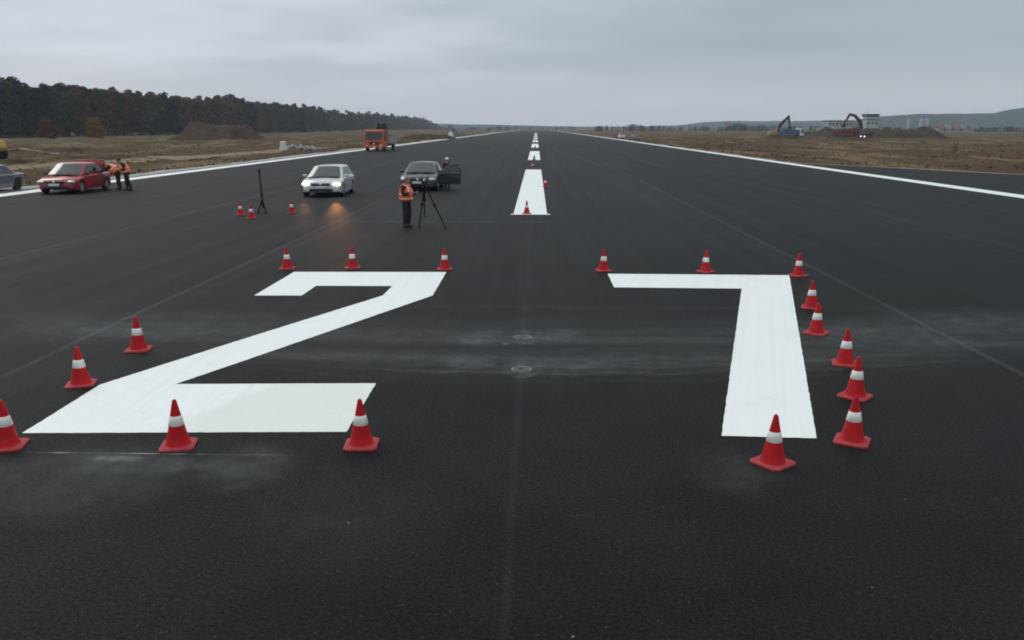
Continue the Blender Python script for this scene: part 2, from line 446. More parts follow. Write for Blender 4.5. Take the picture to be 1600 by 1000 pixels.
def tag(o, label, cat, group=None):
    o['label'] = label; o['category'] = cat
    if group: o['group'] = group
    return o
def thing(name, label, cat, loc=(0, 0, 0), rz=0.0, group=None):
    o = bpy.data.objects.new(name, None); COL.objects.link(o)
    o.empty_display_size = .2
    o.location = loc; o.rotation_euler = (0, 0, rz)
    return tag(o, label, cat, group)
def kind(o, k): o['kind'] = k; return o
def copy_tree(o, parent=None):
    c = o.copy(); COL.objects.link(c); c.parent = parent
    for ch in list(KIDS.get(o.name, [])): copy_tree(ch, c)
    return c
KIDS = {}
def remember(o):
    for x in list(bpy.data.objects):
        if x.parent: KIDS.setdefault(x.parent.name, [])
    def rec(p):
        KIDS[p.name] = [x for x in bpy.data.objects if x.parent == p]
        for k in KIDS[p.name]: rec(k)
    rec(o)

# ------------------------------------------------------------------ ground
def fbm(x, y, s, o=4):
    return noise.fractal(Vector((x * s, y * s, 3.1)), 1.0, 2.0, o)
def ground_h(x, y):
    e = 29.0
    if x > 0: e = 25.5 if y > 82 else 25.5 + (82 - max(y, 20)) * .62
    d = abs(x) - e
    if d <= 0: return -.12
    k = min(1, d / 5.0)
    a = .20 + min(1.0, d / 70) * .35
    fade = 1.0 if y < 900 else max(.1, 1 - (y - 900) / 600)
    h = fbm(x, y * .5, .09) * a * 1.0 + abs(fbm(x + 40, y * .45, .22)) * .32 * min(1, .3 + d / 25)
    h += .10 * k * max(0, fbm(x, y, .7, 3))
    if x < -38 and y < 260: h += min(1, (-38 - x) / 14) * max(0, fbm(x * 1.3, y * .5, .16, 4) - .05) * .9
    return -.12 + k * (h * fade - .02)

def axis(vals):
    out = [vals[0][0]]
    for a, b, st in vals:
        n = max(1, round((b - a) / st))
        out += [a + (b - a) * (i + 1) / n for i in range(n)]
    return out
xs = axis([(-3500, -400, 300), (-400, -180, 22), (-180, -60, 2.6), (-60, -29, .8), (-29, -24, 5), (-24, 24, 24), (24, 60, .8), (60, 180, 2.6), (180, 420, 15), (420, 3500, 300)])
ys = axis([(-60, 20, 20), (20, 100, .9), (100, 240, 2.4), (240, 620, 7), (620, 1500, 40), (1500, 3500, 250)])
vs, fs = [], []
for y in ys:
    for x in xs: vs.append((x, y, ground_h(x, y)))
nx = len(xs)
for j in range(len(ys) - 1):
    for i in range(nx - 1): fs.append((j * nx + i, j * nx + i + 1, (j + 1) * nx + i + 1, (j + 1) * nx + i))
mb = MB(); mb.v = vs; mb.f = fs
gnd = kind(mb.build('ground', M['earth'], smooth=True), 'structure')

XL, XR = -27.9, 24.8
def sheet(name, poly, z, m, thick=0.0):
    mb = MB()
    if thick: mb.prism(poly, 'Z', z - thick, z)
    else: mb.add([(p[0], p[1], z) for p in poly], [tuple(range(len(poly)))])
    return mb.build(name, m)
kind(sheet('runway', [(XL, -40), (XR, -40), (XR, 1400), (XL, 1400)], 0, M['asphalt'], .25), 'structure')
sh = [at(1238, 254.5), at(1290, 257.2), at(1400, 262.5), at(1500, 268), at(1600, 273.2)]
pts = [(XR, 84)] + [(p.x, p.y) for p in sh] + [(39, 49), (46, 38), (60, 26), (60, -20), (XR, -20)]
kind(sheet('taxiway', pts[::-1], -.004, M['asphalt_new'], .22), 'structure')
# thin pale concrete edge of the taxiway fillet
mb = MB()
edge = [Vector((p[0], p[1], 0)) for p in pts[:8]]
for a, b in zip(edge[:-1], edge[1:]):
    d = (b - a).normalized(); n = Vector((-d.y, d.x, 0)) * .38
    if n.x < 0: n = -n
    mb.add([a, b, b + n, a + n], [(0, 1, 2, 3)])
for i, v in enumerate(mb.v): mb.v[i] = (v[0], v[1], .012)
kind(mb.build('pavement_edge', M['gravel']), 'structure')
# ragged pale gravel verge along the left edge and in places on the right
def verge(name, x0, side, y0, y1, wmin, wmax, z=.02):
    mb = MB(); vs = []; ys_ = []
    y = y0
    while y < y1: ys_.append(y); y += .6 + y * .012
    for y in ys_:
        w = wmin + (wmax - wmin) * (.5 + .7 * fbm(x0, y, .08, 3)) + .35 * fbm(x0, y, .9, 3)
        w = max(.05, w)
        vs += [(x0, y, z), (x0 + side * w, y, z - .035)]
    fs = [(2 * i, 2 * i + 1, 2 * i + 3, 2 * i + 2) for i in range(len(ys_) - 1)]
    mb.add(vs, fs); return kind(mb.build(name, M['gravel']), 'structure')
verge('gravel_verge', XL, -1, 20, 700, .8, 2.6)
verge('gravel_verge', XR, 1, 90, 700, .1, 1.3)
# sandy tracks in the left field
def track(pts, w, z=.0):
    mb = MB(); n = len(pts); vs = []
    P_ = []
    for i in range(n - 1):
        for k in range(12):
            t = k / 12; P_.append(Vector(pts[i]).lerp(Vector(pts[i + 1]), t))
    for i, p in enumerate(P_):
        d = (P_[min(i + 1, len(P_) - 1)] - P_[max(i - 1, 0)]).normalized(); nn = Vector((-d.y, d.x, 0))
        ww = w * (1 + .5 * fbm(p.x, p.y, .25, 3))
        for k in range(7):
            q = p + nn * ww * (k / 6 - .5)
            vs.append((q.x, q.y, max(ground_h(q.x, q.y), -.12) + .10 - abs(k - 3) * .04))
    fs = [(7 * i + k, 7 * i + k + 1, 7 * i + 8 + k, 7 * i + 7 + k) for i in range(len(P_) - 1) for k in range(6)]
    mb.add(vs, fs); return kind(mb.build('path', M['sand'], smooth=True), 'structure')
track([(-46, 52, 0), (-43, 78, 0), (-41, 110, 0), (-36, 150, 0)], 5.5)
track([(-86, 92, 0), (-78, 108, 0), (-66, 112, 0), (-62, 104, 0)], 3.0)
track([(-120, 150, 0), (-98, 152, 0), (-80, 170, 0)], 4.0)

# ------------------------------------------------------------------ painted markings
ZP = .005
def marking(name, px, label, cat='runway marking', m='paint'):
    cor = [at(*p) for p in px]; pts = []; rj = random.Random(len(px))
    for a, b in zip(cor, cor[1:] + cor[:1]):
        n = max(1, int((b - a).length / .07))
        for k in range(n):
            q = a.lerp(b, k / n); w = 0 if k == 0 else .004
            pts.append(q + Vector((rj.uniform(-w, w), rj.uniform(-w, w), 0)))
    o = sheet(name, [(p.x, p.y) for p in pts], ZP, M[m])
    o['label'] = label; o['category'] = cat
    return kind(o, 'structure')
two = [(459.5, 425), (697.5, 425.3), (676, 462), (380, 564.5), (274.5, 600.5), (587.5, 599.3), (541.5, 675.2), (34.5, 677.3), (156, 601.5), (380, 530), (598, 462), (613, 447.2), (494, 446.8), (471.5, 462), (397, 462)]
marking('painted_number', two[::-1], 'white numeral 2 painted on the asphalt left of the centre joint')
seven = [(949.5, 428), (1233.3, 430.3), (1276, 685.3), (1127.3, 681.5), (1158.8, 451.2), (959.5, 449.3)]
marking('painted_number', seven[::-1], 'white numeral 7 painted on the asphalt right of the centre joint', m='paint_slant')
# centreline dashes, the later ones with a bare slit at their near end
c0 = at(828.5, 334.3); Y1 = at(834, 265).y
hw = .66
y_s = c0.y; cx = c0.x
def dash(y0, y1, hw, slit, serif=False):
    mb = MB(); zz = ZP
    if slit:
        ym = y0 + (y1 - y0) * .62
        mb.add([(cx - hw, y0, zz), (cx - .16, y0, zz), (cx, ym, zz), (cx, y1, zz), (cx - hw, y1, zz)], [(0, 1, 2, 3, 4)])
        mb.add([(cx + hw, y0, zz), (cx + .16, y0, zz), (cx, ym, zz), (cx, y1, zz), (cx + hw, y1, zz)], [(4, 3, 2, 1, 0)])
    elif serif:
        mb.add([(cx - hw, y0, zz), (cx + hw, y0, zz), (cx + hw - .03, y1, zz), (cx - hw + .03, y1, zz)], [(0, 1, 2, 3)])
        mb.add([(cx - hw - .10, y0 - .3, zz), (cx + hw + .12, y0 - .28, zz), (cx + hw + .12, y0, zz), (cx - hw - .10, y0, zz)], [(0, 1, 2, 3)])
    return mb
o = dash(y_s, Y1, hw, False, True).build('centreline_dash', M['paint'])
o['label'] = 'nearest and longest-looking white centreline dash with a cone on it'; o['category'] = 'runway marking'; o['group'] = 'centreline dashes'; kind(o, 'structure')
per = at(834, 250).y - at(828, 334.3).y
for k in range(1, 10):
    y0 = y_s + per * k
    o = dash(y0, y0 + 34, hw, k < 4).build('centreline_dash', M['paint']) if k < 4 else MB().add([(cx - hw, y0, ZP), (cx + hw, y0, ZP), (cx + hw, y0 + 34, ZP), (cx - hw, y0 + 34, ZP)], [(0, 1, 2, 3)]).build('centreline_dash', M['paint'])
    o['label'] = ['', 'second white centreline dash from the camera', 'third white centreline dash from the camera', 'fourth white centreline dash from the camera'][k] if k < 4 else 'tiny far white centreline dash near the horizon'
    o['category'] = 'runway marking'; o['group'] = 'centreline dashes'; kind(o, 'structure')
for nm, x0, x1, lb in (('edge_line', -27.6, -26.35, 'long white line along the left edge of the runway'), ('edge_line', 23.45, 24.6, 'long white line along the right edge of the runway')):
    mb = MB(); yy = -30
    while yy < 1390:
        mb.add([(x0, yy, ZP), (x1, yy, ZP), (x1, min(yy + 40, 1390), ZP), (x0, min(yy + 40, 1390), ZP)], [(0, 1, 2, 3)]); yy += 40
    o = mb.build(nm, M['paint_edge']); o['label'] = lb; o['category'] = 'runway marking'; kind(o, 'structure')

# inset lights in the pavement
for i, (px, py, lb) in enumerate(((817, 527, 'round steel light fitting set in the asphalt, the farther of the two'), (815, 577, 'round steel light fitting set in the asphalt, the nearer of the two'))):
    t = thing('inset_light', lb, 'pavement light', at(px, py), i * .6, 'inset lights on the centre joint')
    MB().lathe([(.150, .002), (.146, .007), (.124, .008), (.120, .003)], n=32).build('ring', M['ring'], t, True)
    MB().lathe([(.118, .003), (.10, .006), (.06, .011), (0, .012)], n=32).build('cover', M['cover'], t, True)
    MB().box((0, .02, .018), (.06, .02, .008), bev=.003).build('lens', M['glass'], t)

# ------------------------------------------------------------------ cones
def make_cone(parent):
    # base with clipped corners
    mb = MB(); s, c = .175, .035
    sq = [(-s + c, -s), (s - c, -s), (s, -s + c), (s, s - c), (s - c, s), (-s + c, s), (-s, s - c), (-s, -s + c)]
    mb.prism(sq, 'Z', .002, .022)
    sq2 = [(x * .86, y * .86) for x, y in sq]
    n = 8
    mb.add([(x, y, .022) for x, y in sq] + [(x, y, .034) for x, y in sq2], [(k, (k + 1) % n, n + (k + 1) % n, n + k) for k in range(n)] + [tuple(range(n, 2 * n))])
    mb.build('base', M['cone_base'], parent)
    r = lambda z: .122 - (z - .034) * (.122 - .024) / (.50 - .034)
    MB().lathe([(r(.034) + .012, .030), (r(.034), .05), (r(.20), .20), (r(.22), .22), (r(.47), .47), (.024, .505), (.017, .518), (.012, .522), (0, .522)], n=30).build('body', M['cone_red'], parent, True)
    MB().lathe([(r(.245) + .001, .244), (r(.247) + .004, .247), (r(.345) + .004, .345), (r(.348) + .001, .348)], n=30).build('reflective_band', M['band'], parent, True)
cones = [
 (12, 698, 15, 'red cone at the left photo edge, beside the foot of the painted 2'),
 (279, 697, 12, 'red cone standing below the foot stroke of the painted 2, nearer its left end'),
 (565, 696, 4, 'red cone at the lower right corner of the painted 2'),
 (127, 601, 18, 'red cone at the left, beside the bend where the 2 turns down'),
 (217, 547, 8, 'red cone alone left of the diagonal stroke of the painted 2'),
 (449, 420, 5, 'left one of three red cones above the top stroke of the painted 2'),
 (551, 419, 10, 'middle one of three red cones above the top stroke of the painted 2'),
 (695, 421, 7, 'red cone at the upper right corner of the painted 2'),
 (943, 423, 12, 'red cone at the upper left corner of the painted 7'),
 (1102, 425, 40, 'red cone behind the middle of the top stroke of the painted 7'),
 (1247, 431, 25, 'red cone at the upper right corner of the painted 7'),
 (1267, 481, 70, 'red cone right of the 7, farther one of the pair below its corner'),
 (1275, 521, 50, 'red cone right of the 7, nearer one of the pair below its corner'),
 (1320, 569, 75, 'red cone right of the 7, farthest of the last three in the line'),
 (1336, 620, 45, 'red cone right of the 7 whose base is half hidden by the cone in front'),
 (1331, 690, 62, 'nearest red cone of the line right of the painted 7'),
 (1207, 724, 38, 'red cone standing in front of the foot of the painted 7'),
 (823, 334, 5, 'red cone standing on the nearest centreline dash'),
 (852, 292, 20, 'small far red cone right of the nearest centreline dash'),
 (376, 336, 5, 'far red cone left of the black stand, the left one of two'),
 (393, 341, 5, 'far red cone left of the black stand, the nearer one of two'),
 (456, 333, 5, 'far red cone between the black stand and the silver hatchback'),
 (832, 263, 5, 'tiny red cone in the gap after the first centreline dash'),
]
first = None
for px, py, rot, lb in cones:
    if first is None:
        first = thing('traffic_cone', lb, 'traffic cone', at(px, py), R(rot), 'red traffic cones around the markings')
        make_cone(first); remember(first); o = first
    else:
        o = copy_tree(first)
    o.location = at(px, py); o.rotation_euler = (R(random.uniform(-1.5, 1.5)) * 0, 0, R(rot)); o['label'] = lb

# ------------------------------------------------------------------ cars
def interp(tab, x):
    if x <= tab[0][0]: return tab[0][1]
    for (a, va), (b, vb) in zip(tab[:-1], tab[1:]):
        if x <= b:
            t = (x - a) / (b - a); return va + (vb - va) * t
    return tab[-1][1]

def wheel(parent, x, y, r, w, side, rim='rim'):
    t = MB().lathe([(r * .62, -w / 2), (r * .93, -w / 2), (r, -w / 2 + .03), (r, w / 2 - .03), (r * .93, w / 2), (r * .62, w / 2), (r * .62, -w / 2)], axis='X', n=28)
    o = t.build('wheel', M['rubber'], parent, True); o.location = (x, y, r)
    rm = MB().lathe([(0, side * w * .30), (r * .15, side * w * .34), (r * .2, side * w * .22)], axis='X', n=20)
    for k in range(7):
        a = 2 * math.pi * k / 7
        rm.tube((side * w * .26, 0, 0), (side * w * .40, math.cos(a) * r * .60, math.sin(a) * r * .60), r * .10, r * .085, 6)
    rm.lathe([(r * .63, side * w * .5), (r * .57, side * w * .44), (r * .56, side * w * .1)], axis='X', n=28)
    rm.lathe([(r * .56, side * w * .02), (0, side * w * .02)], axis='X', n=28)
    rm.build('rim', M[rim], o, True)
    return o

def window(parent, pts, nrm, name='window', off=.012, m='glass'):
    pts = [Vector(p) for p in pts]; n = Vector(nrm).normalized() * off
    k = len(pts)
    mb = MB().add([p - n * .5 for p in pts] + [p + n for p in pts], [tuple(range(k))[::-1], tuple(range(k, 2 * k))] + [(i, (i + 1) % k, k + (i + 1) % k, k + i) for i in range(k)])
    return mb.build(name, M[m], parent)

def car(t, paint, L=4.3, W=2.0, Hh=1.45, wb=2.6, wr=.32, belt=.93, top=None, gh=None, lamps='lamp', boot_open=False, door_open=False, grille='wide', roof_w=.70, rim='rim'):
    """car heading -Y, origin on the ground in its middle"""
    f, r = -L / 2, L / 2
    yf, yr = -wb / 2 - .05, wb / 2 - .05
    mb = MB(); N = 84; ring = None; rows = []
    for i in range(N + 1):
        u = i / N
        y = f + L * (u if 0 < i < N else u)
        e = min(u, 1 - u) * L
        w = W / 2 * (1 - .16 * max(0, 1 - e / .45) ** 2.2)
        zt = interp(top, y - f)
        floor = .19 + .07 * max(0, 1 - e / .35)
        zb = floor
        for yc in (yf, yr):
            Ra = wr + .055
            if abs(y - yc) < Ra: zb = max(zb, wr + math.sqrt(Ra * Ra - (y - yc) ** 2))
        zb = min(zb, zt - .12)
        sh_ = min(belt - .06, zt - .05); md = (floor + sh_) / 2
        half = [(0, floor), (w * .70, floor), (w * .70, zb), (w * .965, zb), (w * 1.0, max(md, zb + .02)), (w * .985, max(sh_ - .02, zb + .04)), (w * .93, max(sh_ + .01, zb + .06)), (w * .84, zt - .012), (0, zt + .02)]
        cf = .24 * max(0, 1 - u / .22) ** 1.3; cb = .20 * max(0, 1 - (1 - u) / .2) ** 1.3
        yy_ = lambda x: y + (cf - cb) * (abs(x) / (W / 2)) ** 2
        row = [(x, yy_(x), z) for x, z in half] + [(-x, yy_(x), z) for x, z in half[-2:0:-1]]
        rows.append(row)
    n = len(rows[0])
    vs = [p for row in rows for p in row]
    fs = [(i * n + k, i * n + (k + 1) % n, (i + 1) * n + (k + 1) % n, (i + 1) * n + k) for i in range(N) for k in range(n)]
    fs += [tuple(range(n)), tuple(range(N * n, N * n + n))[::-1]]
    mb.add(vs, fs)
    body = mb.build('body', M[paint], t, True)
    es = body.modifiers.new('split', 'EDGE_SPLIT'); es.split_angle = R(38)
    # greenhouse
    a0, a1, b1, b0 = (f + k for k in gh)
    wbm, wrm = W / 2 * .90, W / 2 * roof_w
    zb_ = belt - .05; zr = Hh - .045
    def pt(y, z, s):
        k = (z - zb_) / (zr - zb_); return Vector((s * (wbm + (wrm - wbm) * k), y, z))
    K = 8
    def gp(k, t_, end):      # greenhouse end surfaces, bowed in plan; k: 0 belt .. 1 roof, t_: -1 .. 1
        if end == 0: y = a0 + (a1 - a0) * k + (.17 - .05 * k) * t_ * t_
        else: y = b0 + (b1 - b0) * k - (.12 - .04 * k) * t_ * t_
        z = zb_ + (zr - zb_) * k
        p_ = pt(y, z, 1); return Vector((p_.x * t_, y, z + (Hh - zr) * k * (1 - t_ * t_)))
    vs = []
    for end in (0, 1):
        for k in (0, 1):
            for i in range(K + 1): vs.append(gp(k, -1 + 2 * i / K, end))
    n1 = K + 1; fs = []
    for i in range(K):
        fs += [(i, i + 1, n1 + i + 1, n1 + i), (2 * n1 + i + 1, 2 * n1 + i, 3 * n1 + i, 3 * n1 + i + 1), (n1 + i, n1 + i + 1, 3 * n1 + i + 1, 3 * n1 + i)]
    fs += [(0, n1, 3 * n1, 2 * n1), (K, 2 * n1 + K, 3 * n1 + K, n1 + K)]
    cabin = MB().add(vs, fs).build('cabin', M[paint], t, True, .06)
    cabin.modifiers['bevel'].angle_limit = R(32)
    def bowed(end, lo, hi, inx, name):
        mb_ = MB(); sg = -1 if end == 0 else 1; nn = Vector((0, sg * .75, .55)).normalized() * .014
        n_ = 10
        for k in (lo, (lo + hi) / 2, hi):
            for i in range(n_ + 1):
                t_ = (-1 + 2 * i / n_) * (inx - .02 * (k - lo)); mb_.v.append(tuple(gp(k, t_, end) + nn))
        for r_ in range(2):
            for i in range(n_): mb_.f.append((r_ * (n_ + 1) + i, r_ * (n_ + 1) + i + 1, (r_ + 1) * (n_ + 1) + i + 1, (r_ + 1) * (n_ + 1) + i))
        return mb_.build(name, M['glass'], t, True)
    bowed(0, .08, .93, .90, 'windscreen'); bowed(1, .12, .90, .86, 'rear_window')
    # side windows
    ins = .10
    for s in (-1, 1):
        def edge_y(k, front): return (a0 + (a1 - a0) * k + .24) if front else (b0 + (b1 - b0) * k - .24)
        klo, khi = .14, .88
        mid1 = (a1 + b1) / 2 - .02
        segs = [((edge_y(klo, True) + .05, edge_y(khi, True) + .02), (mid1 - .05, mid1 - .05)), ((mid1 + .05, mid1 + .05), (edge_y(klo, False) - .05, edge_y(khi, False)))]
        for j, ((fl, fh), (rl, rh)) in enumerate(segs):
            if fl >= rl: continue
            if door_open and s == 1 and j == 0:
                q = [pt(fl, zb_ + (zr - zb_) * klo, s), pt(rl, zb_ + (zr - zb_) * klo, s), pt(rh, zb_ + (zr - zb_) * khi, s), pt(fh, zb_ + (zr - zb_) * khi, s)]
                window(t, q, (s, 0, .3), 'interior_shade', .014, 'black'); continue  # black panel in place of the window, stands in for the shaded interior
            q = [pt(fl, zb_ + (zr - zb_) * klo, s), pt(rl, zb_ + (zr - zb_) * klo, s), pt(rh, zb_ + (zr - zb_) * khi, s), pt(fh, zb_ + (zr - zb_) * khi, s)]
            window(t, q, (s, 0, .3), 'side_window')
    wp = MB()
    for sx in (-.45, .12):
        q0 = pt(a0 - .01, zb_ + .05, 0); wp.tube((sx * W / 2, a0 - .03, zb_ + .05), (sx * W / 2 + .48, a0 + .06, zb_ + .10), .014, .010, 6)
    wp.box((0, a0 + .02, zb_ + .035), (W * .78, .07, .05), bev=.01)
    wp.build('wiper', M['black'], t)
    for s in (-1, 1):
        for yy in (yf, yr): wheel(t, s * (W / 2 - .13), yy, wr, .22, s, rim)
        mm = MB().box((s * (W / 2 + .05), a0 + .42, belt + .04), (.20, .12, .13), bev=.03)
        mm.tube((s * (W / 2 - .12), a0 + .42, belt), (s * (W / 2 + .0), a0 + .42, belt + .02), .03)
        mm.build('wing_mirror', M[paint if paint != 'red_paint' else 'black'], t, True)
    # underbody darkness inside the arches
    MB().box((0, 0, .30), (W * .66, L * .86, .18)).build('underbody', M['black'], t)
    # face of the car
    zh = interp(top, .10)
    for s in (-1, 1):
        hl = MB().sphere((s * W * .375, f + .20, zh - .075), (W * .10, .14, .080), 14, 9)
        hl.build('headlight', M[lamps], t, True)
    wv = W * .235 if grille == 'wide' else W * .17
    MB().box((0, f - .004 + .02, zh - .085), (wv * 2, .09, .11), bev=.02).build('grille', M['black'], t)
    MB().sphere((0, f - .03, zh - .085), (.065, .03, .065), 12, 6).build('emblem', M['chrome'], t, True)
    if lamps == 'lamp_on':
        MB().box((0, f - .02, zh - .085), (wv * 2.02, .07, .018)).build('grille_bar', M['chrome'], t)
    MB().box((0, f + .05, .34), (W * .56, .14, .12), bev=.03).build('lower_intake', M['black'], t)
    pb = MB().box((0, f - .035, .475), (.56, .03, .12), bev=.005).build('number_plate', M['plate'], t)
    for s in (-1, 1):
        MB().box((s * W * .36, r - .05, belt - .14), (W * .17, .09, .16), bev=.03).build('tail_light', P('tail_lamp', (.35, .01, .01), .3), t)
        for yy in ((a1 + a0) / 2 + .75, (b0 + b1) / 2 - .55):
            MB().box((s * (W / 2 - .003), yy, belt - .17), (.03, .16, .03), bev=.008).build('door_handle', M[paint], t)
    if boot_open:
        y0 = b0 - .02
        lid = MB().box((0, 0, 0), (W * .74, .05, .62), Matrix.Rotation(R(-12), 3, 'X'), bev=.02)
        lo = lid.build('boot_lid', M[paint], t, True); lo.location = (0, y0 + .28, belt + .36)
        MB().box((0, y0 + .33, belt + .02), (W * .70, .56, .03)).build('boot_shade', M['black'], t)  # flat black plate on the deck gives the open boot its inner shade
    if door_open:
        d = thing('door', '', 'x'); del d['label']; del d['category']
        hx, hy = W / 2 - .02, a0 + .18
        d.parent = t; d.location = (hx, hy, 0); d.rotation_euler = (0, 0, R(-78))
        dl = 1.22
        ph = MB().prism([(0, .30), (dl, .30), (dl + .02, .62), (dl, .90), (0, .90)], 'X', -.05, .03)
        d2 = ph.build('door_panel', M[paint], d, False, .02)
        fr = MB()
        fr.tube((0, .02, .90), (-.12, .62, Hh - .12), .028); fr.tube((-.12, .62, Hh - .12), (-.12, dl - .05, Hh - .10), .028); fr.tube((-.12, dl - .05, Hh - .10), (0, dl, .90), .028)
        fr.build('window_frame', M[paint], d, True)
        window(d, [(0, .08, .91), (0, dl - .03, .91), (-.11, dl - .07, Hh - .13), (-.11, .63, Hh - .14)], (1, 0, .2), 'door_window', .006)
        MB().box((W / 2 - .0, (a0 + a1) / 2 + .60, .62), (.02, 1.05, .56)).build('doorway_shade', M['black'], t)  # black slab on the body side, painted shade of the open doorway
        return t
    return t

TOP_HATCH = [(0, .50), (.04, .60), (.10, .70), (.30, .79), (.95, .90), (1.2, .92), (3.55, .94), (3.8, .92), (3.98, .80), (4.05, .60)]
TOP_SEDAN = [(0, .48), (.04, .58), (.10, .68), (.28, .76), (.95, .87), (1.25, .90), (3.5, .94), (4.05, .95), (4.25, .92), (4.34, .80), (4.4, .60)]
def place_car(px, py, L, **kw):
    """px, py: middle of the front bumper on the ground"""
    p = at(px, py); return (p.x, p.y + L / 2, 0)

t = thing('parked_car', 'silver-white hatchback with both headlights lit on the runway', 'car', place_car(500, 308, 4.0), R(1.5))
car(t, 'white_paint', 4.05, 2.0, 1.46, 2.5, .31, .93, TOP_HATCH, (.85, 1.75, 3.45, 3.92), lamps='lamp_on')
HATCH = t
for s in (-1, 1):
    ld = bpy.data.lights.new('headlight_beam', 'SPOT'); lo = bpy.data.objects.new('headlight_beam', ld); COL.objects.link(lo)
    lo.parent = t; lo.location = (s * .73, -2.10, .62)
    aim = Vector((2.45, -11, -.50)); lo.rotation_euler = aim.to_track_quat('-Z', 'Y').to_euler()
    lo.scale = (.5, 1, 1); ld.energy = 380 if s == 1 else 100; ld.color = (1, .42, .13); ld.spot_size = R(19); ld.spot_blend = 1.0; ld.shadow_soft_size = .09

t = thing('parked_car', 'dark grey-green sedan with its front door standing open', 'car', place_car(653, 299, 4.5), R(0))
car(t, 'dark_paint', 4.5, 2.0, 1.47, 2.65, .33, .95, [(a * 4.5 / 4.4, b + .02) for a, b in TOP_SEDAN], (.98, 1.85, 3.3, 4.0), door_open=True)

t = thing('parked_car', 'red sedan with raised boot lid at the left edge line', 'car', place_car(84, 303.5, 4.4), R(2))
car(t, 'red_paint', 4.4, 2.05, 1.52, 2.7, .32, .94, TOP_SEDAN, (.90, 1.75, 3.1, 3.75), boot_open=True)

t = thing('parked_car', 'blue-grey sedan cut by the left photo edge beyond the edge line', 'car', (at(31, 297).x - .95, at(31, 297).y - 1.35, 0), R(0))
car(t, 'grey_paint', 4.5, 1.95, 1.42, 2.65, .32, .93, [(a * 4.5 / 4.4, b) for a, b in TOP_SEDAN], (1.0, 1.9, 3.1, 3.85), rim='dark_steel')

# tiny far cars by the right edge line
def far_car(px, py, paint, label, L=4.2, rz=0):
    p = at(px, py); t = thing('parked_car', label, 'car', (p.x, p.y, 0), rz)
    car(t, paint, L, 1.95, 1.5, 2.5, .33, .95, TOP_HATCH, (.85, 1.7, 3.5, 3.95))
far_car(971, 216.2, 'cab_white', 'tiny white car far off by the right edge line', rz=0)
far_car(992, 218.8, 'dark_paint', 'tiny dark car just right of the far white one', rz=.2)
far_car(770, 208.8, 'cab_white', 'tiny white car at the far left end of the runway', rz=0)

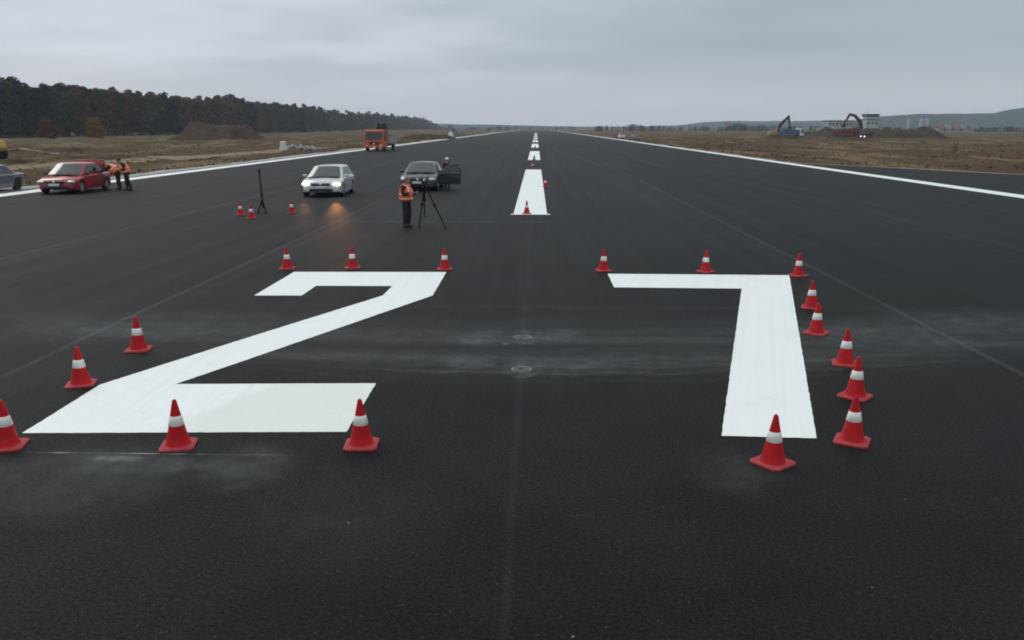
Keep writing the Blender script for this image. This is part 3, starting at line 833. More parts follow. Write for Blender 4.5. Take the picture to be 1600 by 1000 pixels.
# ------------------------------------------------------------------ lorries
def lorry(t, Lb=6.8, Wd=2.6, cabc='orange_paint', bedc='orange_paint', bed='flat', cab_h=2.75, lamps='lamp', ncr=False, cab_l=1.75):
    f = -Lb / 2
    MB().box((0, .1, .78), (Wd * .42, Lb * .96, .26), bev=.02).build('chassis', M['black'], t)
    # cab with raked screen
    prof = [(f + .05, .62), (f, .75), (f, 1.45), (f + .22, cab_h - .12), (f + .40, cab_h), (f + cab_l, cab_h), (f + cab_l, .62)]
    MB().prism(prof, 'X', -Wd / 2, Wd / 2).build('cab', M[cabc], t, False, .06)
    sl = Vector((0, .22, cab_h - .12 - 1.45)); nr = (0, -sl.z, sl.y)
    a = Vector((0, f, 1.45)) + sl * .08; b = Vector((0, f, 1.45)) + sl * .90
    window(t, [(-Wd * .44, a.y, a.z), (Wd * .44, a.y, a.z), (Wd * .42, b.y, b.z), (-Wd * .42, b.y, b.z)], nr, 'windscreen', .014)
    for s in (-1, 1):
        window(t, [(s * Wd / 2, f + .25, 1.5), (s * Wd / 2, f + 1.2, 1.5), (s * Wd / 2, f + 1.2, cab_h - .25), (s * Wd / 2, f + .42, cab_h - .25)], (s, 0, 0), 'side_window', .012)
        MB().box((s * Wd * .37, f - .03, .82), (Wd * .14, .08, .16), bev=.02).build('headlight', M[lamps], t)
        MB().box((s * (Wd / 2 + .16), f + .12, 1.85), (.09, .10, .42), bev=.02).tube((s * Wd / 2, f + .15, 2.0), (s * (Wd / 2 + .16), f + .12, 2.0), .02).build('wing_mirror', M['black'], t)
    MB().box((0, f - .08, .60), (Wd * 1.06, .24, .26), bev=.04).build('bumper', M[cabc if not ncr else 'black'], t)
    MB().box((0, f - .02, 1.12), (Wd * .5, .06, .38), bev=.02).build('grille', M['black'], t)
    MB().sphere((0, f - .05, 1.0), (.17, .03, .15), 14, 6).build('emblem', M['chrome'], t, True)
    MB().box((.1, f - .21, .60), (.54, .03, .13)).build('number_plate', M['plate'], t)
    rear = [Lb * .18, Lb * .36] if Lb > 7 else [Lb * .30]
    for yy in [f + .95] + rear:
        for s in (-1, 1): wheel(t, s * (Wd / 2 - .20), yy, .50, .34, s, 'grey_steel')
    y0 = f + cab_l + .35
    if bed == 'crane':
        MB().box((0, (y0 + 1 + Lb / 2) / 2, 1.05), (Wd, Lb / 2 - y0 - 1.0, .22), bev=.02).build('flatbed', M['grey_steel'], t)
        for s in (-1, 1): MB().box((s * (Wd / 2 - .02), (y0 + 1 + Lb / 2) / 2, 1.75), (.05, Lb / 2 - y0 - 1.0, 1.25)).build('side_board', M['rubble'], t)
        MB().box((.2, y0 + .35, 1.3), (.8, .6, .9), bev=.05).tube((.2, y0 + .3, 1.6), (.2, y0 + .35, 3.1), .17).build('crane_column', M['dark_steel'], t)
        cr = MB().box((.55, y0 + .35, 3.35), (1.5, .46, .40), bev=.04)
        cr.box((1.15, y0 + .4, 3.0), (.36, .40, 1.7), Matrix.Rotation(R(-8), 3, 'Y'), bev=.03).box((.62, y0 + .3, 3.72), (1.2, .34, .30), bev=.03)
        cr.box((.15, y0 + .3, 3.7), (.40, .55, .62), bev=.04).box((.95, y0 + .2, 3.85), (.32, .4, .36), bev=.04).tube((.0, y0 + .2, 2.4), (.9, y0 + .3, 3.2), .09)
        cr.build('crane_arm', M['dark_steel'], t)
        MB().box((Wd * .40, y0 - .05, 1.75), (.45, .55, 2.3), bev=.03).build('exhaust_stack', M['dark_steel'], t)
    else:
        ln = Lb / 2 - y0
        poly = [(y0, 1.15), (Lb / 2, 1.15), (Lb / 2 + .12, 2.35), (y0 - .12, 2.45), (y0 - .5, 2.75), (y0 - .52, 2.68), (y0 - .08, 2.35)]
        MB().prism(poly, 'X', -Wd / 2, Wd / 2).build('tipper_body', M[bedc], t, False, .02)
        rb = MB()
        for k in range(6):
            yy = y0 + .2 + (ln - .3) * k / 5
            for s in (-1, 1): rb.box((s * (Wd / 2 + .04), yy, 1.75), (.08, .12, 1.2))
        rb.build('side_rib', M[bedc], t)
        ld = MB()
        for k in range(40):
            ld.sphere((random.uniform(-.45, .45) * Wd, y0 + random.uniform(.1, .9) * ln, 2.25 + random.uniform(-.05, .22)), random.uniform(.2, .42), 6, 4)
        ld.build('load', M['mound'], t)

p = at(589, 236)
t = thing('crane_truck', 'orange lorry with a black loading crane folded behind its cab', 'truck', (p.x, p.y + 3.4, 0), R(-7))
lorry(t, 6.8, 3.0, bed='crane', cab_h=3.05)

p = far(1238, 292)
t = thing('tipper_truck', 'tipper lorry with white cab and blue body by the excavator', 'truck', (p.x, p.y, .1), R(112))
lorry(t, 8.0, 2.8, 'cab_white', 'blue', 'tip', 3.1, ncr=True)
p = far(1327, 268)
t = thing('tipper_truck', 'dark red tipper lorry with lit headlights, excavator arm over it', 'truck', (p.x, p.y, -.05), R(38))
lorry(t, 9.5, 2.9, 'maroon', 'maroon', 'tip', 3.1, lamps='lamp_on', ncr=True)

# ------------------------------------------------------------------ excavators
def excavator(t, boom, body='yellow', arm='arm_rust', bucket_dir=1, sc=1.0):
    """side-on machine in the XZ plane; boom: points (x,z) from the pivot to the bucket"""
    for s in (-1, 1):
        tr = MB(); n = 14
        pr = []
        for k in range(n): a = math.pi / 2 + math.pi * k / (n - 1); pr.append((-1.7 + .45 * math.cos(a), .47 + .45 * math.sin(a)))
        for k in range(n): a = -math.pi / 2 + math.pi * k / (n - 1); pr.append((1.7 + .45 * math.cos(a), .47 + .45 * math.sin(a)))
        tr.prism(pr, 'Y', s * 1.1 - .28, s * 1.1 + .28); tr.build('track', M['black'], t)
    MB().lathe([(0, .85), (.9, .85), (.9, 1.1), (0, 1.1)], n=20).build('turntable', M['black'], t)
    MB().prism([(-2.3, 1.1), (1.3, 1.1), (1.3, 1.5), (.3, 1.9), (-2.1, 2.0), (-2.35, 1.7)], 'Y', -1.25, 1.25).build('engine_housing', M[body], t, False, .05)
    cb = MB().prism([(.1, 1.5), (1.4, 1.5), (1.5, 2.2), (1.2, 3.0), (.1, 3.0)], 'Y', -1.25, -.25).build('cab', M[body], t, False, .05)
    window(cb, [(.25, -1.25, 1.9), (1.25, -1.25, 1.9), (1.1, -1.25, 2.85), (.25, -1.25, 2.85)], (0, -1, 0), 'cab_window')
    names = ['boom', 'boom', 'stick']
    ths = [.52, .60, .46, .36, .30]
    k1 = len(boom) - 2
    bm_ = MB(); 
    for i in range(k1):
        a, b = boom[i], boom[i + 1]; bm_.tube((a[0], .25, a[1]), (b[0], .25, b[1]), ths[i], ths[i + 1], 6)
        bm_.sphere((b[0], .25, b[1]), ths[i + 1], 8, 6)
    bm_.build('boom', M[arm], t)
    a, b = boom[-2], boom[-1]
    MB().tube((a[0], .25, a[1]), (b[0], .25, b[1]), .42, .28, 6).build('stick', M[arm], t)
    cyl = MB(); m1 = boom[min(1, k1)]
    cyl.tube((boom[0][0] + .5, .0, boom[0][1] - .3), ((boom[0][0] + m1[0]) / 2 + .3, 0, (boom[0][1] + m1[1]) / 2), .10)
    cyl.tube((boom[-3][0], .25, boom[-3][1] + .5), (boom[-2][0] + .2, .25, boom[-2][1] + .35), .10)
    cyl.build('cylinder', M['grey_steel'], t)
    x, z = b; s = bucket_dir
    MB().prism([(x - .3 * s, z + .15), (x + .35 * s, z + .1), (x + .75 * s, z - .55), (x + .35 * s, z - 1.05), (x - .35 * s, z - .95), (x - .5 * s, z - .4)], 'Y', -.4, .9).build('bucket', M[arm], t, False, .05)

p = far(1212, 298)
t = thing('excavator', 'excavator with raised dark arm bent over the blue tipper body', 'excavator', (p.x, p.y, 0), R(0))
excavator(t, [(.9, 1.7), (1.6, 4.4), (4.3, 7.2), (4.9, 3.9)])
p = far(1352, 276)
t = thing('excavator', 'excavator with dark arched arm reaching left over the red tipper', 'excavator', (p.x, p.y, -.1), R(180))
excavator(t, [(.9, 1.7), (1.9, 5.4), (3.6, 7.1), (5.4, 7.7), (7.1, 4.6)], body='dark_steel')
# yellow machine at the left photo edge: a road roller's rear
p = at(-17, 250)
t = thing('road_roller', 'yellow road roller in the field, cut by the left photo edge', 'road roller', (p.x, p.y, 0), R(0))
MB().prism([(-2.2, .9), (1.45, .9), (1.6, 1.3), (1.35, 2.0), (.2, 2.15), (-.1, 2.9), (-1.4, 2.9), (-1.5, 2.0), (-2.2, 1.9)], 'Y', -.9, .9).build('body', M['yellow'], t, False, .08)
MB().prism([(-1.35, 2.9), (.0, 2.9), (.1, 3.15), (-1.45, 3.15)], 'Y', -.95, .95).build('canopy', M['yellow'], t)
for s in (-1, 1): wheel(t, 0, s * .8, .72, .4, s, 'grey_steel').rotation_euler = (0, 0, math.pi / 2)
for o_ in [c for c in bpy.data.objects if c.parent == t and c.name.startswith('wheel')]: o_.location.x = .85
MB().lathe([(0, -.9), (.75, -.9), (.75, .9), (0, .9)], (0, 0, 0), 28, 'X').build('drum', M['grey_steel'], t, True).rotation_euler = (0, 0, math.pi / 2)
for o_ in [c for c in bpy.data.objects if c.parent == t and c.name.startswith('drum')]: o_.location = (-1.7, 0, .75)

# ------------------------------------------------------------------ tripods
def leg_mb(a, b, r0, r1, clamp=True):
    m = MB().tube(a, b, r0, r1, 8)
    if clamp:
        c = Vector(a).lerp(Vector(b), .45); d = (Vector(b) - Vector(a)).normalized() * .04
        m.tube(c - d, c + d, r0 * 1.9, r0 * 1.9, 8)
        c = Vector(a).lerp(Vector(b), .97); d = (Vector(b) - Vector(a)).normalized() * .03
        m.tube(c - d, c + d, r1 * 1.6, r1 * 1.2, 8)
    return m
apex_g = at(665, 349)
t = thing('survey_tripod', 'black survey tripod with instrument beside the surveyor in the vest', 'tripod', apex_g)
hz = 1.30
for px, py in ((655, 355), (697, 358), (663, 336)):
    q = at(px, py) - apex_g
    leg_mb((q.x * .05, q.y * .05, hz), (q.x, q.y, 0.01), .026, .021).build('leg', M['matt_black'], t)
MB().lathe([(0, hz - .04), (.09, hz - .04), (.10, hz), (0, hz + .03)], n=16).build('tripod_head', M['black'], t)
ins = MB().box((0, 0, hz + .14), (.20, .15, .20), bev=.03).box((-.10, 0, hz + .20), (.03, .10, .28), bev=.01).box((.10, 0, hz + .20), (.03, .10, .28), bev=.01).tube((0, .10, hz + .24), (0, -.12, hz + .24), .05)
ins.build('instrument', M['dark_steel'], t)
MB().tube((0, -.12, hz + .24), (0, -.14, hz + .24), .045, .045, 12).build('lens', M['cap'], t)

g0 = at(410, 331)
t = thing('tripod_stand', 'tall black stand on splayed legs among the far left cones', 'stand', g0)
pol = MB().tube((0.03, 0, .38), (-.02, 0, 1.62), .042, .036, 10); pol.tube((-.02, 0, 1.60), (-.01, 0, 1.72), .055, .045, 10).tube((.02, 0, .62), (.02, 0, .74), .062, .062, 10)
pol.build('pole', M['black'], t)
for px, py in ((403, 334), (416, 334), (411, 324)):
    q = at(px, py) - g0
    leg_mb((.03, 0, .50), (q.x, q.y, .01), .036, .030, False).build('leg', M['matt_black'], t)
q = at(441, 340) - g0
MB().tube((.05, 0, .46), (q.x, q.y, .01), .012, .009, 6).build('guy_leg', M['dark_steel'], t)

# ------------------------------------------------------------------ people
def skin_obj(name, verts, edges, rad, m, parent, sub=2):
    bm = bmesh.new(); lay = bm.verts.layers.skin.verify()
    vv = []
    for i, (p, r) in enumerate(zip(verts, rad)):
        v = bm.verts.new(p); v[lay].radius = (r, r) if not hasattr(r, '__len__') else r; vv.append(v)
    vv[0][lay].use_root = True
    for a, b in edges: bm.edges.new((vv[a], vv[b]))
    me = bpy.data.meshes.new(name); bm.to_mesh(me); bm.free(); me.materials.append(m)
    o = bpy.data.objects.new(name, me); COL.objects.link(o); o.parent = parent
    s = o.modifiers.new('skin', 'SKIN'); s.use_smooth_shade = True
    q = o.modifiers.new('sub', 'SUBSURF'); q.levels = sub; q.render_levels = sub
    return o

def person(t, J, vest='vest', hair='hair', trousers='cloth_dark', jacket='cloth_dark', cap=False, has_vest=True, S=1.0, vr=1.0):
    """J: joint dictionary in metres, facing -Y"""
    D = dict(pelvis=(0, 0, .93), waist=(0, 0, 1.08), chest=(0, 0, 1.28), neck=(0, 0, 1.46), head0=(0, -.01, 1.54), head1=(0, -.02, 1.63), head2=(0, -.01, 1.72),
             shL=(.19, 0, 1.40), elL=(.24, .02, 1.13), wrL=(.24, -.06, .90), shR=(-.19, 0, 1.40), elR=(-.24, .02, 1.13), wrR=(-.24, -.06, .90),
             hiL=(.09, 0, .88), knL=(.10, -.02, .48), anL=(.10, .02, .08), toL=(.11, -.15, .04), hiR=(-.09, 0, .88), knR=(-.10, -.02, .48), anR=(-.10, .02, .08), toR=(-.11, -.15, .04))
    D.update(J)
    D = {k: Vector(v) * S for k, v in D.items()}
    V, E, Rr, ix = [], [], [], {}
    def v(k, r, p=None):
        ix[k] = len(V); V.append(D[k] if p is None else p); Rr.append(r * S)
    for k, r in (('pelvis', .12), ('waist', .11), ('chest', .13), ('neck', .052), ('head0', .070), ('head1', .092), ('head2', .070),
                 ('shL', .055), ('elL', .040), ('wrL', .027), ('shR', .055), ('elR', .040), ('wrR', .027),
                 ('hiL', .075), ('knL', .052), ('anL', .036), ('toL', .030), ('hiR', .075), ('knR', .052), ('anR', .036), ('toR', .030)): v(k, r)
    for a, b in (('pelvis', 'waist'), ('waist', 'chest'), ('chest', 'neck'), ('neck', 'head0'), ('head0', 'head1'), ('head1', 'head2'),
                 ('chest', 'shL'), ('shL', 'elL'), ('elL', 'wrL'), ('chest', 'shR'), ('shR', 'elR'), ('elR', 'wrR'),
                 ('pelvis', 'hiL'), ('hiL', 'knL'), ('knL', 'anL'), ('anL', 'toL'), ('pelvis', 'hiR'), ('hiR', 'knR'), ('knR', 'anR'), ('anR', 'toR')): E.append((ix[a], ix[b]))
    fwd = (D['head1'] - D['head0']).normalized()
    hd = D['head1']
    up = (D['head2'] - D['head0']).normalized()
    face = D.get('facing', Vector((0, -1, 0)) * S) / S
    side = face.cross(up).normalized(); face = up.cross(side).normalized() * (1 if up.cross(side).dot(face) > 0 else -1)
    # nose
    V.append(hd + face * .115 * S - up * .01 * S); Rr.append(.014 * S); E.append((ix['head1'], len(V) - 1))
    # palms and fingers
    for s_, w, e in (('L', 'wrL', 'elL'), ('R', 'wrR', 'elR')):
        d = (D[w] - D[e]).normalized(); sx = d.cross(Vector((0, -1, 0))); sx = sx.normalized() if sx.length > .1 else Vector((1, 0, 0))
        palm = D[w] + d * .06 * S; V.append(palm); Rr.append(.030 * S); pi = len(V) - 1; E.append((ix[w], pi))
        nrm = d.cross(sx).normalized()
        for k, (off, ln) in enumerate(((-.030, .065), (-.010, .078), (.011, .074), (.031, .058))):
            a = palm + (d * .035 + sx * off) * S; b = a + (d * ln * .55 + nrm * .010) * S; c = b + (d * ln * .4 + nrm * .028) * S
            n0 = len(V); V += [a, b, c]; Rr += [.0105 * S, .009 * S, .008 * S]; E += [(pi, n0), (n0, n0 + 1), (n0 + 1, n0 + 2)]
        a = palm + (sx * -.045 + d * .0) * S; b = a + (d * .04 - sx * .018 + nrm * .01) * S
        n0 = len(V); V += [a, b]; Rr += [.012 * S, .010 * S]; E += [(pi, n0), (n0, n0 + 1)]
    skin_obj('body', V, E, Rr, M['skin'], t, 1)
    # trousers
    ks = ['pelvis', 'hiL', 'knL', 'anL', 'hiR', 'knR', 'anR', 'waist']; rs = [.160, .115, .090, .072, .115, .090, .072, .135]
    skin_obj('trousers', [D[k] for k in ks], [(0, 1), (1, 2), (2, 3), (0, 4), (4, 5), (5, 6), (0, 7)], [r * S for r in rs], M[trousers], t)
    # jacket with sleeves
    ks = ['chest', 'waist', 'pelvis', 'neck', 'shL', 'elL', 'wrL', 'shR', 'elR', 'wrR']; rs = [.165, .155, .155, .072, .090, .068, .050, .090, .068, .050]
    nk = D['neck'] - (D['neck'] - D['chest']) * .15
    VV = [D[k] for k in ks]; VV[3] = nk
    skin_obj('jacket', VV, [(0, 1), (1, 2), (0, 3), (0, 4), (4, 5), (5, 6), (0, 7), (7, 8), (8, 9)], [r * S for r in rs], M[jacket], t)
    if has_vest:
        pts = [D['chest'].lerp(D['neck'], .45), D['chest'], D['waist'], D['pelvis'] - Vector((0, 0, .07)) * S]
        a = D['shL'] * .82 + D['chest'] * .18 + (D['neck'] - D['chest']) * .12; b = D['shR'] * .82 + D['chest'] * .18 + (D['neck'] - D['chest']) * .12
        vo = skin_obj('safety_vest', [pts[1], pts[2], pts[3], pts[0], a, b], [(0, 1), (1, 2), (0, 3), (0, 4), (0, 5)], [r_ * S * vr for r_ in (.215, .205, .215, .115, .120, .120)], M[vest], t)
        # reflective stripes hug the vest
        for k, (f, rr) in enumerate(((.30, .23 * vr), (.78, .23 * vr))):
            c = D['chest'].lerp(D['pelvis'], f); ax = (D['chest'] - D['pelvis']).normalized()
            q = ax.to_track_quat('Z', 'Y'); mb = MB(); n = 28; rings = []
            for h_ in (-.021, .021):
                for j in range(n):
                    a_ = 2 * math.pi * j / n; ss = abs(math.cos(a_)) ** .8
                    rx = rr * 1.03 * S; mb.v.append(tuple(c + q @ Vector((rx * math.cos(a_), rx * math.sin(a_), h_ * S))))
            mb.f = [(j, (j + 1) % n, n + (j + 1) % n, n + j) for j in range(n)]
            st = mb.build('reflective_stripe', M['band'], vo, True)
            sh_ = st.modifiers.new('wrap', 'SHRINKWRAP'); sh_.target = vo; sh_.wrap_mode = 'ABOVE_SURFACE'; sh_.offset = .008
        # shoulder straps
        for sgn in (a, b):
            mb = MB(); c0_ = pts[0] * .35 + sgn * .65
            w_ = .026 * S
            sd_ = (D['shL'] - D['shR']).normalized() * w_; fd = face * .21 * S
            dn = (D['waist'] - D['chest']) * .6
            up_ = (D['neck'] - D['chest']).normalized() * .10 * S
            prof = [c0_ + fd + dn, c0_ + fd * .9, c0_ + up_ + fd * .2, c0_ + up_ - fd * .2, c0_ - fd * .9, c0_ - fd + dn]
            for p_ in prof: mb.v += [tuple(p_ - sd_), tuple(p_ + sd_)]
            mb.f = [(2 * j, 2 * j + 1, 2 * j + 3, 2 * j + 2) for j in range(len(prof) - 1)]
            st = mb.build('reflective_stripe', M['band'], vo, True)
            sb = st.modifiers.new('sub', 'SUBSURF'); sb.subdivision_type = 'SIMPLE'; sb.levels = 3; sb.render_levels = 3
            sh_ = st.modifiers.new('wrap', 'SHRINKWRAP'); sh_.target = vo; sh_.wrap_mode = 'ABOVE_SURFACE'; sh_.offset = .008
    for a, b in (('anL', 'toL'), ('anR', 'toR')):
        d = D[b] - D[a]
        skin_obj('shoe', [D[a] + Vector((0, 0, -.02)) * S, D[a].lerp(D[b], .6) - Vector((0, 0, .01)) * S, D[b] + d.normalized() * .02, D[a] - Vector((d.x, d.y, 0)) * .25 - Vector((0, 0, .03)) * S],
                 [(0, 1), (1, 2), (0, 3)], [.052 * S, .046 * S, .036 * S, .040 * S], M['black'], t)
    hc = D['head1'].lerp(D['head2'], .55) - face * .012 * S
    if cap:
        mb = MB().sphere(hc + up * .02 * S, (.105 * S, .115 * S, .085 * S), 16, 10)
        mb.box(hc + face * .14 * S, (.13 * S, .12 * S, .015 * S), bev=.005)
        mb.build('cap', M['cap'], t, True)
    else:
        MB().sphere(hc, (.099 * S, .102 * S, .092 * S), 16, 10).build('hair', M[hair], t, True)
    for s_ in (-1, 1):
        MB().sphere(hd + face * .088 * S + side * s_ * .032 * S + up * .01 * S, .011 * S, 8, 6).build('eye', M['black'], t, True)
        MB().sphere(hd + side * s_ * .092 * S, (.016 * S, .022 * S, .030 * S), 8, 6).build('ear', M['skin'], t, True)

p = at(636, 355)
t = thing('person', 'surveyor in red-orange reflective vest and dark trousers beside the tripod', 'person', p, R(62))
person(t, dict(elR=(-.26, -.06, 1.16), wrR=(-.16, -.28, 1.20), elL=(.28, -.06, 1.12), wrL=(.18, -.30, 1.20), neck=(0, -.03, 1.46), head0=(0, -.05, 1.53), head1=(0, -.07, 1.62), head2=(0, -.06, 1.71),
               knL=(.10, -.05, .48), anL=(.10, .03, .08), anR=(-.10, .02, .08)), S=.97, vr=1.24)
p = at(187, 296)
t = thing('person', 'person in orange vest bending into the red car boot', 'person', p, R(-78))
bend = dict(waist=(0, -.12, 1.02), chest=(0, -.30, 1.14), neck=(0, -.44, 1.22), head0=(0, -.50, 1.22), head1=(0, -.58, 1.22), head2=(0, -.66, 1.25), shL=(.19, -.37, 1.18), shR=(-.19, -.37, 1.18),
            elL=(.20, -.60, 1.00), wrL=(.16, -.84, .94), elR=(-.20, -.60, .99), wrR=(-.16, -.82, .94), facing=(0, -.4, -1))
person(t, bend, vest='vest_orange', hair='hair_dark', S=1.06, vr=1.34)
p = at(200, 297)
t = thing('person', 'person in orange vest stooping behind the one at the red car boot', 'person', p, R(-50))
person(t, dict(waist=(0, -.04, 1.06), chest=(0, -.13, 1.24), neck=(0, -.22, 1.40), head0=(0, -.26, 1.46), head1=(0, -.31, 1.53), head2=(0, -.32, 1.62), shL=(.19, -.15, 1.36), shR=(-.19, -.15, 1.36),
               elL=(.27, -.12, 1.10), wrL=(.20, -.34, 1.08), elR=(-.38, -.06, 1.22), wrR=(-.30, -.28, 1.20), anL=(.12, .16, .08), toL=(.13, 0, .04), knL=(.11, .02, .48)), vest='vest_orange', hair='hair_dark', S=1.03, vr=1.32)
p = at(699, 293.5)
t = thing('person', 'person in dark clothes and white cap behind the open car door', 'person', (p.x, p.y, 0), R(20))
person(t, dict(elR=(-.25, -.08, 1.14), wrR=(-.12, -.30, 1.10)), has_vest=False, cap=True, S=.95)

# ------------------------------------------------------------------ rubble and odds and ends
def rock(mb, c, r, seed):
    bm = bmesh.new(); bmesh.ops.create_icosphere(bm, subdivisions=1, radius=1)
    rr = random.Random(seed)
    k = [rr.uniform(.6, 1.1) for _ in range(3)]
    vs = [Vector((v.co.x * k[0], v.co.y * k[1], v.co.z * k[2])) * r * rr.uniform(.75, 1.15) + Vector(c) for v in bm.verts]
    bm.verts.index_update(); fs = [tuple(v.index for v in f.verts) for f in bm.faces]; bm.free(); mb.add(vs, fs)
p = at(466, 234)
zg = ground_h(p.x, p.y)
mb = MB()
for k in range(70):
    dx = random.uniform(-2.6, 3.2); rock(mb, (p.x + dx, p.y + random.uniform(-2, 2), zg + random.uniform(0, .55) * (1 - abs(dx) / 4)), random.uniform(.18, .5), k)
o = tag(mb.build('rubble_heap', M['rubble']), 'low heap of pale broken concrete in the left field', 'rubble heap'); kind(o, 'stuff')
p = at(443, 235); zg = ground_h(p.x, p.y)
mb = MB().box((p.x, p.y, zg + .65), (1.05, .9, 1.3), Matrix.Rotation(R(20), 3, 'Z') @ Matrix.Rotation(R(6), 3, 'X'), bev=.08, taper=(.7, .7))
tag(mb.build('concrete_block', M['wall_white']), 'white concrete block standing at the left end of the rubble', 'block')

# asymmetrical conveyor far down the left verge
p = far(712, 330)
t = thing('conveyor', 'grey inclined conveyor machine far down the left side', 'conveyor', (p.x, p.y, 0))
MB().box((0, 0, 2.2), (7.0, 1.2, .8), Matrix.Rotation(R(38), 3, 'Y'), bev=.05).build('belt_frame', M['grey_steel'], t)
MB().tube((-1.5, 0, 0), (-1.2, 0, 3.0), .15).tube((1.2, 0, 0), (1.0, 0, 1.4), .15).build('leg', M['grey_steel'], t)
MB().box((2.9, 0, .9), (1.8, 1.6, 1.5), bev=.1).build('hopper', M['grey_steel'], t)
p = far(704, 318)
tag(MB().box((p.x, p.y, .9), (2.2, 2, 1.9), bev=.3, taper=(.5, .5)).build('white_bag', M['cab_white']), 'white sack standing beside the far conveyor', 'sack')

# clods and stones by the runway edge (uncountable)
def scatter(name, n, fx, rmin, rmax, m, label, cat, seed=3):
    rr = random.Random(seed); mb = MB()
    tet = [Vector((1, 0, -.4)), Vector((-.5, .87, -.4)), Vector((-.5, -.87, -.4)), Vector((.1, .1, .8))]
    for k in range(n):
        x, y = fx(rr); z = ground_h(x, y)
        r = rr.uniform(rmin, rmax) * (1 + y / 150); a = rr.uniform(0, 6.3); Q = Matrix.Rotation(a, 3, 'Z')
        mb.add([Q @ Vector((v.x * r * rr.uniform(.7, 1.5), v.y * r * rr.uniform(.7, 1.3), v.z * r * rr.uniform(.5, 1.1))) + Vector((x, y, z + r * .2)) for v in tet], [(0, 1, 3), (1, 2, 3), (2, 0, 3)])
    return kind(tag(mb.build(name, M[m], smooth=True), label, cat), 'stuff')
def lf(rr):
    y = 30 + rr.random() ** 1.6 * 200; return (-30.2 - rr.random() ** 1.5 * 60, y)
def rf(rr):
    y = 60 + rr.random() ** 1.5 * 220; e = 27.5 if y > 85 else 27.5 + (82 - y) * .62
    return (e + rr.random() ** 1.4 * 80, y)
scatter('earth_clods', 2200, lf, .03, .11, 'clod', 'brown clods of turned earth in the left field', 'clods')
scatter('earth_clods', 1800, rf, .03, .10, 'clod', 'brown clods of turned earth in the right field', 'clods', 5)
# dry grass tufts
def tufts(name, n, fx, hmin, hmax, m, label, seed):
    rr = random.Random(seed); mb = MB()
    for k in range(n):
        x, y = fx(rr); z = ground_h(x, y) - .03
        if fbm(x, y, .06, 3) < -.05: continue
        for j in range(3):
            a = rr.uniform(0, 6.3); w = rr.uniform(.04, .12) * (1 + y / 120); h = rr.uniform(hmin, hmax); lx, ly = rr.uniform(-.2, .2), rr.uniform(-.2, .2)
            c, s = math.cos(a) * w, math.sin(a) * w
            mb.add([(x - c, y - s, z), (x + c, y + s, z), (x + lx + c * .3, y + ly + s * .3, z + h), (x + lx - c * .3, y + ly - s * .3, z + h * .9)], [(0, 1, 2, 3)])
    return kind(tag(mb.build(name, M[m]), label, 'grass'), 'stuff')
tufts('dry_grass', 3500, lf, .05, .2, 'drygrass', 'dry brown grass tufts over the left field', 11)
tufts('dry_grass', 3500, rf, .05, .2, 'drygrass', 'dry brown grass tufts over the right field', 12)

# ------------------------------------------------------------------ mounds and hills
def mound(name, px0, px1, Y, hgt, dep, m, label, seed, z0=-.3, cat='mound'):
    a, b = far(px0, Y), far(px1, Y); nx_, ny_ = 46, 14; vs = []
    for j in range(ny_ + 1):
        for i in range(nx_ + 1):
            u, v = i / nx_, j / ny_
            x = a.x + (b.x - a.x) * u; y = a.y + dep * (v - .5)
            e = min(1, min(u, 1 - u) * 4.0); e = e * e * (3 - 2 * e); w = math.sin(math.pi * v) ** .8
            h = hgt * e * w * (.85 + .45 * fbm(x + seed * 50, y, 3.0 / max(8, hgt * 4), 4)) + .12 * fbm(x, y, .8, 3) * e
            vs.append((x, y, z0 + h))
    fs = [(j * (nx_ + 1) + i, j * (nx_ + 1) + i + 1, (j + 1) * (nx_ + 1) + i + 1, (j + 1) * (nx_ + 1) + i) for j in range(ny_) for i in range(nx_)]
    mb = MB(); mb.add(vs, fs); o = mb.build(name, M[m], smooth=True); o['label'] = label; o['category'] = cat
    return kind(o, 'structure')
mound('earth_mound', 268, 415, 235, 4.6, 22, 'mound', 'brown earth mound in front of the forest on the left', 1)
mound('earth_mound', 1252, 1420, 330, 3.7, 30, 'mound_weedy', 'long weedy earth bank behind the lorries', 2)
mound('earth_mound', 1350, 1478, 300, 3.5, 24, 'mound_weedy', 'weedy earth bank right of the red tipper', 3)
mound('earth_mound', 1196, 1250, 270, 1.8, 14, 'mound', 'small heap of dug earth below the first excavator', 4)
mound('earth_mound', 1275, 1370, 250, 1.0, 12, 'mound', 'low ridge of earth below the red tipper', 5)
mound('earth_mound', 60, 130, 120, .9, 10, 'mound', 'low brown ridge in the left field beyond the red car', 6)
mound('earth_mound', 90, 215, 88, .8, 8, 'mound', 'low dark ridge of earth beyond the bending people', 7)
mound('earth_mound', -60, 60, 78, .8, 9, 'mound', 'low ridge of earth beyond the grey car', 8)
mound('earth_mound', 620, 720, 260, 1.8, 12, 'mound', 'low heap along the far left verge', 9)

